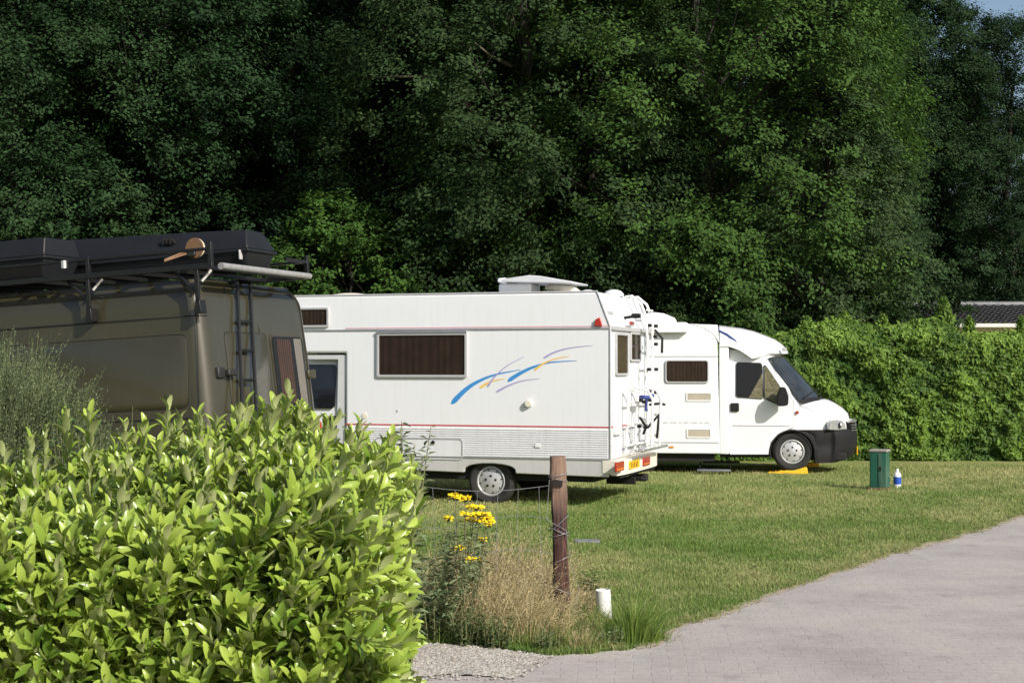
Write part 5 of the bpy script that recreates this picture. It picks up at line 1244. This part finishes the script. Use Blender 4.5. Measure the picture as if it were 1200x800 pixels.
# add soft gloss variation
TL, FL = template_leaf()
def hedge_top(x, y):         # height of the hedge top at a place
    x = np.asarray(x, float); y = np.asarray(y, float)
    base_ = .94 + .47*sstep(4.6, 6.6, y)
    s_ = .10*(fbm(x, y, .7, 51)-.5)*2
    endf = sstep(-.30, -.85, x) ; 
    lft = -.20*sstep(-.9, -2.3, x)
    return base_ + s_ + lft - .22*(1-endf)
XE = -.57; XW = -3.6; YN = 4.7; YF = 6.9
def shoots():
    P, Nn, L_ = [], [], []
    def addp(p, n_, l): P.append(p); Nn.append(n_); L_.append(l)
    n1 = 3100
    X = rs.uniform(XW, XE, n1); Y = rs.uniform(YN+.1, YF, n1); Z = hedge_top(X, Y)
    for x, y, z in zip(X, Y, Z): addp((x, y, z - rs.uniform(0.08, .34)), (rs.normal(0, .22), rs.normal(-.28, .22), 1), rs.uniform(.14, .30))
    n2 = 3000                                 # near face
    X = rs.uniform(XW, XE, n2); Z = rs.uniform(.25, 1.15, n2)
    for x, z in zip(X, Z):
        y = YN + .12*(fbm(x, z, .5, 61)-.5) + rs.uniform(0, .28) + .25*max(0, z-.85); addp((x, y, z), (rs.normal(.2, .3), -.62, rs.normal(.85, .25)), rs.uniform(.12, .22))
    n3 = 1200                                  # end facing the verge
    Y = rs.uniform(YN, YF, n3); Z = rs.uniform(.02, 1.32, n3)
    for y, z in zip(Y, Z):
        x = XE + .10 - .055*(y-YN) + .14*(fbm(y, z, .5, 71)-.5) - rs.uniform(0, .3) - .05*max(0, z-.9); addp((x, y, z), (.8, rs.normal(-.25, .3), rs.normal(.55, .3)), rs.uniform(.12, .22))
    # tall leading shoots that break the outline
    for px, py, yy in ((330, 474, 6.6), (322, 490, 6.5), (345, 488, 6.7), (205, 488, 6.7), (212, 496, 6.6), (198, 505, 6.8), (88, 503, 6.7), (120, 500, 6.6), (250, 505, 6.6), (268, 500, 6.5), (292, 490, 6.4), (305, 492, 6.6), (362, 498, 6.6), (430, 512, 6.7), (418, 520, 6.5), (448, 525, 6.4), (385, 510, 6.6), (40, 530, 6.6), (60, 520, 6.6), (10, 545, 6.5), (150, 515, 6.7), (175, 512, 6.5), (232, 512, 6.4), (490, 580, 6.3), (480, 560, 6.4)):
        t = atY(px, py, yy); L0 = rs.uniform(.30, .45); addp((t.x - .03, t.y, t.z - L0 + .07), (rs.normal(.08, .08), rs.normal(0, .08), 1), L0)
    return np.array(P), norm(np.array(Nn)), np.array(L_)
SP, SN, SL = shoots()
LP, LX, LZ, LS, LT = [], [], [], [], []
for p, n_, l in zip(SP, SN, SL):
    nl = int(l/.0148); ax_ = np.cross(n_, [.3, .2, .9]); ax_ /= np.linalg.norm(ax_) + 1e-9; bx_ = np.cross(n_, ax_); ph = rs.uniform(0, 6.28); tb = rs.normal(.0, .16)
    for j in range(nl):
        t = (j+.6)/nl; an = ph + j*2.399; rad = ax_*math.cos(an) + bx_*math.sin(an); op = 1.05 - .75*t + rs.normal(0, .14)   # upper leaves close up along the shoot
        d = n_*math.cos(op) + rad*math.sin(op); d[2] += .12
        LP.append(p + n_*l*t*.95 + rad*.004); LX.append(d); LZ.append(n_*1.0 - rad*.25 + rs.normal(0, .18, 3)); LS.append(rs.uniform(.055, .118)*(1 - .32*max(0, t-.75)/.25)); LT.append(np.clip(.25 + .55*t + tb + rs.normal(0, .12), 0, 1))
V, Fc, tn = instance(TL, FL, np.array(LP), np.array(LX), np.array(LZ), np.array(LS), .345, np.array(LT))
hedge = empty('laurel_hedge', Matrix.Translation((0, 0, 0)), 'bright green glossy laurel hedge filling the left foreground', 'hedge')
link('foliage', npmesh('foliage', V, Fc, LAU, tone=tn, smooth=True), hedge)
print('laurel leaves', len(LP))
m = MB()
for p, n_, l in zip(SP[::1], SN, SL):
    p = Vector(p); n_ = Vector(n_); m.tube([p - n_*.12, p + n_*l*.5, p + n_*l], [.0045, .0035, .002], 4, cap=False)
for k in range(70):
    x = rnd.uniform(XW, XE-.25); y = rnd.uniform(YN+.4, YF-.2); zt_ = float(hedge_top(x, y)) - .25; p0 = Vector((x, y, 0)); last = p0
    m.tube([p0, (x+rnd.uniform(-.1, .1), y+rnd.uniform(-.1, .1), zt_*.5), (x+rnd.uniform(-.2, .2), y+rnd.uniform(-.2, .2), zt_)], [.02, .014, .006], 6, cap=False)
m.build('stems', pm('laurel_stem', (.15, .19, .05), .6, var=.3), hedge)
# inner twiggy leaf mass that fills the hedge
n = 9000; X = rs.uniform(XW, XE-.2, n); Y = rs.uniform(YN+.25, YF, n); Z = rs.random(n)*(hedge_top(X, Y)-.2); P = np.stack([X, Y, Z], -1)
V, Fc = leafquads(P, rs.normal(0, 1, (n, 3)) + [0, -.3, .8], rs.normal(0, 1, (n, 3)) + [0, 0, .6], rs.uniform(.09, .15, n), .42)
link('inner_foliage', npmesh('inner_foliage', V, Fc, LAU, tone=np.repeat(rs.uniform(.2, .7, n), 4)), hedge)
# bramble of darker leaves poking out behind the laurel, left
weed('bramble', 110, 560, .55, 1.68, 12, 26, .07, WD, 'dark leafy bramble poking up behind the laurel hedge on the left', 'bramble', lean=.12, asp=.6, Yd=7.4, hmin=.8)

# ================================================================== BROOM SHRUB (left)
BRM = leafmat('broom_twig', (.045, .072, .032), (.20, .24, .115), objcol=False, trans=.1, rough=.7, spec=.2)
bs = empty('broom_shrub', Matrix.Translation((-3.28, 9.3, 0)), 'feathery grey-green broom shrub in front of the brown van', 'shrub')
P, D_, Ln = [], [], []
n = 19000
an = rs.uniform(0, 6.28, n); el = rs.uniform(0, 1, n)**.7*1.35        # directions from a dome
ox = np.cos(an)*np.sin(el); oy = np.sin(an)*np.sin(el); oz = np.cos(el)
rad = rs.uniform(.35, 1.0, n)**.6; lump = .80 + .40*vnoise(an*1.2, el*2.5, .6, 81)
C = np.stack([ox*1.0*rad*lump, oy*.75*rad*lump, .55 + oz*1.20*rad*lump], -1)
Dd = norm(np.stack([ox*.75, oy*.75, np.full(n, .8)], -1) + rs.normal(0, .18, (n, 3)))
V, Fc, tn = blades(C, Dd, rs.uniform(.14, .32, n), np.full(n, .0034), rs.uniform(-.5, .3, n), 3, np.clip(rs.normal(.5, .25, n), 0, 1), tipw=.4)
seg = V.reshape(n, 8, 3); Ps, Ts = [], []
for r_ in range(11):
    t = rs.uniform(.1, 1, n); f = t*3; i0 = np.minimum(f.astype(int), 2); fr = (f-i0)[:, None]; ar = np.arange(n); a = seg[ar, i0*2]; b = seg[ar, i0*2+2]
    Ps.append(a*(1-fr)+b*fr + rs.normal(0, .006, a.shape)); Ts.append(norm(b-a) + rs.normal(0, .6, a.shape))
Ps = np.concatenate(Ps); Ts = np.concatenate(Ts); V2_, F2_ = leafquads(Ps, rs.normal(0, 1, Ps.shape), Ts, rs.uniform(.012, .024, len(Ps)), .28)
link('foliage', npmesh('foliage', np.concatenate([V, V2_]), np.concatenate([Fc, F2_+len(V)]), BRM, tone=np.concatenate([tn, np.repeat(np.clip(rs.normal(.5, .3, len(Ps)), 0, 1), 4)])), bs)
m = MB()
for k in range(60):
    a = rnd.uniform(0, 6.28); r_ = rnd.uniform(.1, .6); m.tube([(0, 0, 0), (r_*.4*math.cos(a), r_*.4*math.sin(a), .6), (r_*math.cos(a), r_*math.sin(a), rnd.uniform(1.0, 1.6))], [.015, .008, .003], 5, cap=False)
m.build('stems', MATS['weed_stem'], bs)

# ================================================================== CONIFER HEDGE
CON = leafmat('conifer_spray', (.032, .078, .014), (.18, .29, .045), objcol=False, trans=.22, rough=.6, spec=.2)
ch = empty('conifer_hedge', Matrix.Translation((4.5, 29, 0)), 'dense clipped green conifer hedge behind the right motorhome and the lawn', 'hedge')
def htop(X): # world x -> top
    px = X/29*F + 600
    yy = np.interp(px, [600, 900, 930, 985, 1040, 1080, 1105, 1135, 1160, 1200, 1260, 1500], [400, 396, 393, 378, 384, 382, 373, 390, 396, 392, 388, 388])
    return EYE + (430-yy)/F*29.3 + .10*(fbm(X, X*0, .5, 91)-.5)
n = 125000
X = rs.uniform(0.3, 16.5, n); q = rs.random(n); ztop_ = htop(X)
zz = np.where(q < .78, rs.random(n)*1.0, 1.0); Z = zz*ztop_
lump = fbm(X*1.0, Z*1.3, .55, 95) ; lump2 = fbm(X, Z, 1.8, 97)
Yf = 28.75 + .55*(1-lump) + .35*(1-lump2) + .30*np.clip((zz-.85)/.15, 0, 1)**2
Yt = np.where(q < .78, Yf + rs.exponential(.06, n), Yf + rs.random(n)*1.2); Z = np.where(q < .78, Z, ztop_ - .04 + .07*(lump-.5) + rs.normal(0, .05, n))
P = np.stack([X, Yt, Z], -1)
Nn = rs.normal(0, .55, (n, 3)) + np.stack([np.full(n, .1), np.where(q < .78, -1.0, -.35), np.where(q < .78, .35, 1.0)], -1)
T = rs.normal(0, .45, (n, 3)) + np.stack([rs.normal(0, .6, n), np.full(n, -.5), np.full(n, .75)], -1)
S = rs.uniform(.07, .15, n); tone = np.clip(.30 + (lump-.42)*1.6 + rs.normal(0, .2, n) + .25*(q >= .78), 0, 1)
V, Fc = leafquads(P - [4.5, 29, 0], Nn, T, S, .45, .1)
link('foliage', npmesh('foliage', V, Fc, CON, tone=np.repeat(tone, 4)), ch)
# back layer so it is solid
n = 26000; X = rs.uniform(.3, 16.5, n); Z = rs.random(n)*htop(X)*.97; P = np.stack([X - 4.5, rs.uniform(.7, 1.3, n), Z], -1)
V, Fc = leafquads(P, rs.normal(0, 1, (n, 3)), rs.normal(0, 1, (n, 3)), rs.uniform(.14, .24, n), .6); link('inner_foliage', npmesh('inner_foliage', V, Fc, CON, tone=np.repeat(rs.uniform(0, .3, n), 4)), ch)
m = MB()
for k in range(34): x = .5 + k*.47 - 4.5; m.tube([(x, .7, 0), (x + rnd.uniform(-.1, .1), .75, 2.2)], [.05, .02], 6, cap=False)
m.build('stems', pm('hedge_stem', (.10, .07, .045), .8, var=.3), ch)
# pale feathery shoots standing above the hedge top
def feathery(px, py, Yd, w_, n, label, tone0=.6, name='conifer'):
    c = atY(px, py, Yd); root = empty(name, Matrix.Translation((c.x, Yd, 0)), label, 'conifer'); zt = c.z; zb = 1.6
    t = rs.random(n)**.8; Z = zb + (zt-zb)*t; rr = w_*(1.02-t)**.8*rs.uniform(.2, 1, n)*(.75 + .5*vnoise(Z, rs.uniform(0, 6, n), .25, 3)); a = rs.uniform(0, 6.28, n)
    P = np.stack([rr*np.cos(a), rr*np.sin(a), Z], -1); T = np.stack([np.cos(a)*.6, np.sin(a)*.6, np.full(n, .9)], -1) + rs.normal(0, .3, (n, 3))
    V, Fc = leafquads(P, rs.normal(0, .6, (n, 3)) + [0, -.6, .4], T, rs.uniform(.06, .15, n), .32); link('foliage', npmesh('foliage', V, Fc, CON, tone=np.repeat(np.clip(rs.normal(tone0, .25, n), 0, 1), 4)), root)
    MB().tube([(0, 0, 0), (0, 0, zt*.6), (.02, 0, zt)], [.05, .03, .005], 6, cap=False).build('trunk', MATS['hedge_stem'], root)
for px, py, w_, n, lab in ((1106, 350, .55, 3600, 'taller loose conifer rising above the clipped hedge beside the tiled roof'), (1136, 372, .40, 1500, 'feathery conifer top in front of the tiled roof and cream wall'), (990, 366, .7, 3000, 'pale feathery conifer top standing above the hedge, left of the roof'), (1197, 372, .4, 1600, 'conifer top at the right edge in front of the cream wall'), (1035, 370, .5, 2200, 'pale conifer top just left of where the roof begins'), (945, 372, .6, 2400, 'small conifer top just right of the right motorhome roof')):
    feathery(px, py, 29.9, w_, n, lab)

# ================================================================== HOUSE BEHIND
hs = empty('house', Matrix.Translation((11.4, 47, 0)), 'low cream house with dark tiled roof behind the conifer hedge', 'house')
zc = EYE + (430-379)/F*47; zr_ = EYE + (430-357)/F*50.5
MB().box((0.0, .5, 0), (16, 7.5, zc-.02)).build('wall', pm('cream_render', (.62, .55, .40), .85, var=.12, vs=2, bump=.1), hs)
m_, nt, N, L, B = nodemat('dark_roof_tiles')
tc = N.new('ShaderNodeTexCoord'); B.inputs['Base Color'].default_value = (.05, .052, .058, 1); B.inputs['Roughness'].default_value = .55
L.new(ramp(N, L, texnoise(N, L, tc.outputs['Object'], 5, 6), [(.3, (.09, .095, .105)), (.7, (.17, .17, .175))]), B.inputs['Base Color'])
m = MB()                                      # pantiles: real waves across, steps down the slope
def roofpt(x, t): return (x, -.0 + 4.2*t, zc + (zr_-zc)*t)
nxr, rows_r = 220, 12
for r_ in range(rows_r):
    V = []
    for i in range(nxr+1):
        x = -.35 + 16.7*i/nxr; wvv = .035*math.sin(x*2*PI/.30)
        for t, lift in ((r_/rows_r, .05), ((r_+1.05)/rows_r, .0)): p = roofpt(x, t); V.append((p[0], p[1], p[2] + wvv + lift))
    m.add(V, [(2*i, 2*i+2, 2*i+3, 2*i+1) for i in range(nxr)])
rf = m.build('roof', m_, hs, smooth=True)
MB().add([(-.35, 4.2, zr_-.01), (16.35, 4.2, zr_-.01), (16.35, 8.4, zc-.1), (-.35, 8.4, zc-.1)], [(0,1,2,3)]).build('roof_back', m_, hs)
MB().tube([(-.4, 4.2, zr_+.03), (16.4, 4.2, zr_+.03)], .11, 8).build('ridge_tiles', m_, rf, smooth=True)
MB().box((-.35, -.12, zc-.12), (16.35, -.02, zc-.0)).build('gutter', pm('gutter_white', (.6, .6, .58), .5, var=.1), hs, bevel=.01)
for x in (1.2, 5.0, 9.0):
    wn_ = MB().ring(rrect(x, 1.0, x+1.4, 2.3, .01), rrect(x+.08, 1.08, x+1.32, 2.22, .01), 'y', .44, .52).build('window', MATS['gutter_white'], hs); MB().box((x+.06, .47, 1.06), (x+1.34, .49, 2.24)).build('pane', CABIN, wn_)
# ================================================================== TREES
LEAFM = leafmat('tree_leaf', (.020, .042, .016), (.074, .130, .046), trans=.34, rough=.7, spec=.15)
BARK = pm('tree_bark', (.035, .03, .023), .9, var=.5, vs=7, bump=.5, bs=20)
def crown_mesh(name, seed, H, Rr, z0, nclump, nspray, nleaf, lsz, shape='oak', csz=1.0):
    g = np.random.default_rng(seed)
    i = np.arange(nclump); t = (i+.5)/nclump; t = np.clip(t + g.normal(0, .03, nclump), .0, 1); a = i*2.399963 + g.normal(0, .3, nclump)
    if shape == 'oak': prof = np.interp(t, [0, .12, .3, .55, .8, .93, 1], [.55, .85, 1, .98, .75, .48, .12])
    elif shape == 'cone': prof = np.interp(t, [0, .12, .35, .6, .85, 1], [.75, 1, .88, .6, .28, .05])
    else: prof = np.interp(t, [0, .15, .5, .8, 1], [.85, 1, .9, .6, .15])
    lob = .72 + .55*vnoise(np.cos(a)*2+5, t*5 + np.sin(a)*2, 1.0, seed)
    deep = np.where(g.random(nclump) < .24, g.uniform(.35, .8, nclump), g.uniform(.85, 1.0, nclump))
    r = Rr*prof*lob*deep; C = np.stack([r*np.cos(a), r*np.sin(a), z0 + (H-z0)*t], -1)
    out = norm(np.stack([np.cos(a), np.sin(a), (t-.35)*1.3], -1)); rc = g.uniform(.55, 1.15, nclump)*csz*(1-.35*t)
    # sprays on the outer shell of each clump
    SPn = nclump*nspray; ci = np.repeat(np.arange(nclump), nspray); d = g.normal(0, 1, (SPn, 3)) + out[ci]*.8 + [0, 0, .35]; d = norm(d); rad = rc[ci]*g.uniform(.45, 1.0, SPn)
    SC_ = C[ci] + d*rad[:, None]*[1, 1, .85]; sdir = norm(d + out[ci]*.6 + g.normal(0, .25, (SPn, 3)) - [0, 0, .15])
    n = SPn*nleaf; si = np.repeat(np.arange(SPn), nleaf); sp_ = g.normal(0, 1, (n, 3)); sr = (.18*csz*g.uniform(.7, 1.3, SPn))[si]
    along = g.uniform(-.6, 1.1, n); P = SC_[si] + sdir[si]*(along*sr*1.3)[:, None] + sp_*(sr*.58)[:, None]*[1, 1, .7]
    Nn = norm(sdir[si]*.7 + [0, 0, .75]) + g.normal(0, .30, (n, 3)); T = sdir[si] + g.normal(0, .8, (n, 3))
    V, Fc = leafquads(P, Nn, T, g.uniform(.7, 1.25, n)*lsz, .62, .10)
    cl = g.uniform(-.16, .16, nclump)[ci][si]; tone = np.clip(.42 + cl*1.3 + g.normal(0, .12, n) + .10*np.clip(along, 0, 1), 0, 1)
    return npmesh(name, V, Fc, LEAFM, tone=np.repeat(tone, 4)), C, rc
def trunk_mesh(C, H, r0, seed, nl=34):
    q = random.Random(seed); m = MB(); top = H*.86; pts = [Vector((q.uniform(-.25, .25)*k*.25, q.uniform(-.2, .2)*k*.25, top*k/6)) for k in range(7)]
    m.tube(pts, [r0*(1 - .8*k/6) for k in range(7)], 9)
    idx = list(range(len(C))); q.shuffle(idx)
    for j in idx[:nl]:
        c = Vector(C[j]); k = min(6, max(1, c.z/top*6*.72)); i0 = int(k); b = pts[i0].lerp(pts[min(6, i0+1)], k-i0); mid = b.lerp(c, .5) + Vector((0, 0, .25 + q.uniform(-.2, .3)))
        rr = r0*.28*(1-.6*c.z/H); m.tube([b, mid, c], [rr, rr*.55, rr*.2], 5, cap=False)
        for s in range(2):
            e = c + Vector((q.uniform(-.9, .9), q.uniform(-.9, .9), q.uniform(-.3, .8))); m.tube([mid.lerp(c, .6), e], [rr*.3, rr*.1], 4, cap=False)
    return m
PRO = {}
def proto(key, *a, **k):
    me, C, rc = crown_mesh(key + '_crown', *a, **k); PRO[key] = (me, C, a[1])
proto('oak_a', 101, 16, 4.3, .8, 270, 17, 42, .098, csz=1.22)
proto('oak_b', 102, 15, 3.9, 1.2, 250, 17, 42, .098, csz=1.22)
proto('oak_c', 103, 16.5, 4.6, .5, 280, 17, 42, .100, csz=1.25)
proto('cone', 104, 10, 2.8, .2, 260, 11, 36, .085, shape='cone', csz=.72)
proto('bush', 105, 4.6, 2.3, .1, 120, 10, 38, .088, shape='bush', csz=.62)
proto('sparse', 106, 14.5, 3.4, 2.0, 200, 10, 30, .12, csz=.85)
FIRST = {}
def tree(key, px, Yd, s, rot, col, label, cat='tree', name='broadleaf_tree', group=None, sz=None):
    if key not in FIRST:
        root = empty(name, None, label, cat, group); me, C, H = PRO[key]; k = link('crown', me, root)
        t_ = trunk_mesh(C, H, .26 if key not in ('bush', 'cone') else .1, 5).build('trunk', BARK, root, smooth=True); FIRST[key] = root
    else:
        root = copy_tree(FIRST[key]); root.name = name; root['label'] = label; root['category'] = cat
        if 'group' in root: del root['group']
        if group: root['group'] = group
    root.location = ((px-600)/F*Yd, Yd, 0); root.rotation_euler = (0, 0, rot); root.scale = (s, s, sz or s)
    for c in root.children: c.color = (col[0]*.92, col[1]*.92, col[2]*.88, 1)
    return root
G1 = 'broadleaf trees standing in the front row of the wood'
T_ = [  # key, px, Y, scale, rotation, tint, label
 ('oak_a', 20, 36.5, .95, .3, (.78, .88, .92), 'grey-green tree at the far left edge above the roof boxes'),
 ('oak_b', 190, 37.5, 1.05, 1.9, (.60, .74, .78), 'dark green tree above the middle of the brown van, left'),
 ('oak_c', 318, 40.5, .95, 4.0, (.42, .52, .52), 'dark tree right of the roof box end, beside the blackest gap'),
 ('sparse', 445, 46.0, 1.1, 2.2, (.36, .42, .44), 'tree tinted dark for shade, deep in the black gap left of centre'),  # low tint puts the shade of the gap into the leaf colour
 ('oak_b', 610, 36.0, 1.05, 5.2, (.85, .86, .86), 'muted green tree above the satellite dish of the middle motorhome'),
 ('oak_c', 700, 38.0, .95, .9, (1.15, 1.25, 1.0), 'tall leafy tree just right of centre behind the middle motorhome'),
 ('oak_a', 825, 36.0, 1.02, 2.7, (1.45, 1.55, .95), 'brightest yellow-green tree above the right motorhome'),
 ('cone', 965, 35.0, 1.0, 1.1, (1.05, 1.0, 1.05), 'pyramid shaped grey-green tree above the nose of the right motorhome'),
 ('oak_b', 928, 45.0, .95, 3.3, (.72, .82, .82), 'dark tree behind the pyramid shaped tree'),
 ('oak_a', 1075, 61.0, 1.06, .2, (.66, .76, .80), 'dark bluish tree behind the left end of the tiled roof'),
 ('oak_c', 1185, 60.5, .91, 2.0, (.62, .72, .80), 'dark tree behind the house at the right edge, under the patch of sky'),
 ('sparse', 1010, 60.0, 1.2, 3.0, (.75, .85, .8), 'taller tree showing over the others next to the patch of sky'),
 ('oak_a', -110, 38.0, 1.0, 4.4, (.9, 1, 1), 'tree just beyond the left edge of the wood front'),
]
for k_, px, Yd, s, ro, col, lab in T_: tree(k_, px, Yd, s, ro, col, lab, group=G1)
for k_, px, Yd, s, ro, col, lab in (
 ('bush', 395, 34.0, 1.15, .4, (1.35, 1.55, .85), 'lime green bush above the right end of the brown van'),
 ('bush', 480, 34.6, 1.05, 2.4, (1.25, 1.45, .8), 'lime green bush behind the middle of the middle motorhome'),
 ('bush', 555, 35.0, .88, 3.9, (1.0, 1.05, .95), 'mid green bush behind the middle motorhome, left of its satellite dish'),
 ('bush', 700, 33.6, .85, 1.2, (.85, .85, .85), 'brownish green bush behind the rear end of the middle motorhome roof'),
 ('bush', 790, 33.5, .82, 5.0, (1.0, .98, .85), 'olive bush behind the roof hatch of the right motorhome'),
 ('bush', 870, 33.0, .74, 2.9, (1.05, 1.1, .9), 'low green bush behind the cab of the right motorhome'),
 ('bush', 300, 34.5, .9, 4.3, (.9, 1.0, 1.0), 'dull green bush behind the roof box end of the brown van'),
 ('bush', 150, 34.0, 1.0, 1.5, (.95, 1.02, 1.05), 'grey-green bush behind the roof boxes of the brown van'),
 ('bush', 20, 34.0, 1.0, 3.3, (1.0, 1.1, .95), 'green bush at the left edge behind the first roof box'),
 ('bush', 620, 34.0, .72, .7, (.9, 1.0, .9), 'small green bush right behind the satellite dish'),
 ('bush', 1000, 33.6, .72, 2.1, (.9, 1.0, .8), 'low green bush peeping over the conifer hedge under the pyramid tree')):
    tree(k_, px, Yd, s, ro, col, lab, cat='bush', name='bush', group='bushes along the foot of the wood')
# second and third row: trees that close the wood, their shade put into dark tints
q = random.Random(3)
for row, (Yd, px0, px1, step, sc_f) in enumerate(((49, -120, 850, 105, 1.22), (60, -60, 930, 125, 1.35))):
    px = px0
    while px < px1:
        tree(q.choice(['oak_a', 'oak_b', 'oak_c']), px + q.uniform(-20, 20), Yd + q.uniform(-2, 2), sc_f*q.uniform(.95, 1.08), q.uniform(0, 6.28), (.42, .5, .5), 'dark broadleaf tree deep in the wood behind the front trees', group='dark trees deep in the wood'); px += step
for px, Yd, s in ((1060, 70, 1.1), (1150, 72, .95), (1290, 68, .95), (985, 68, 1.25)):
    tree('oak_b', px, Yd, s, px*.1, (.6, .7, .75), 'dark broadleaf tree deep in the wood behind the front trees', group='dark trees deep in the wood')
# bare arching branch in the dark gap belongs to the tree right of it
tr = [o for o in bpy.data.objects if o.get('label', '').startswith('muted green tree above')][0]
bpy.context.view_layer.update(); Mi = tr.matrix_world.inverted()
m = MB(); pts = [Mi @ atY(px, py, 36.5) for px, py in ((600, 190), (575, 158), (545, 120), (520, 100), (490, 90), (455, 90), (430, 92))]
m.tube(pts, [.11, .09, .07, .055, .04, .025, .012], 7); p2 = [Mi @ atY(px, py, 36.5) for px, py in ((552, 45), (550, 30), (560, 55), (580, 70), (600, 80))]
m.tube([Mi @ atY(px, py, 36.4) for px, py in ((545, 118), (555, 140), (562, 170), (566, 215))], [.04, .03, .02, .01], 6)
m.tube([Mi @ atY(px, py, 36.2) for px, py in ((600, 78), (575, 66), (556, 50), (548, 62))], [.05, .04, .03, .015], 6)
m.build('limb', pm('pale_bark', (.16, .14, .09), .85, var=.4, vs=9), tr, smooth=True)
print('objects', len(bpy.data.objects))
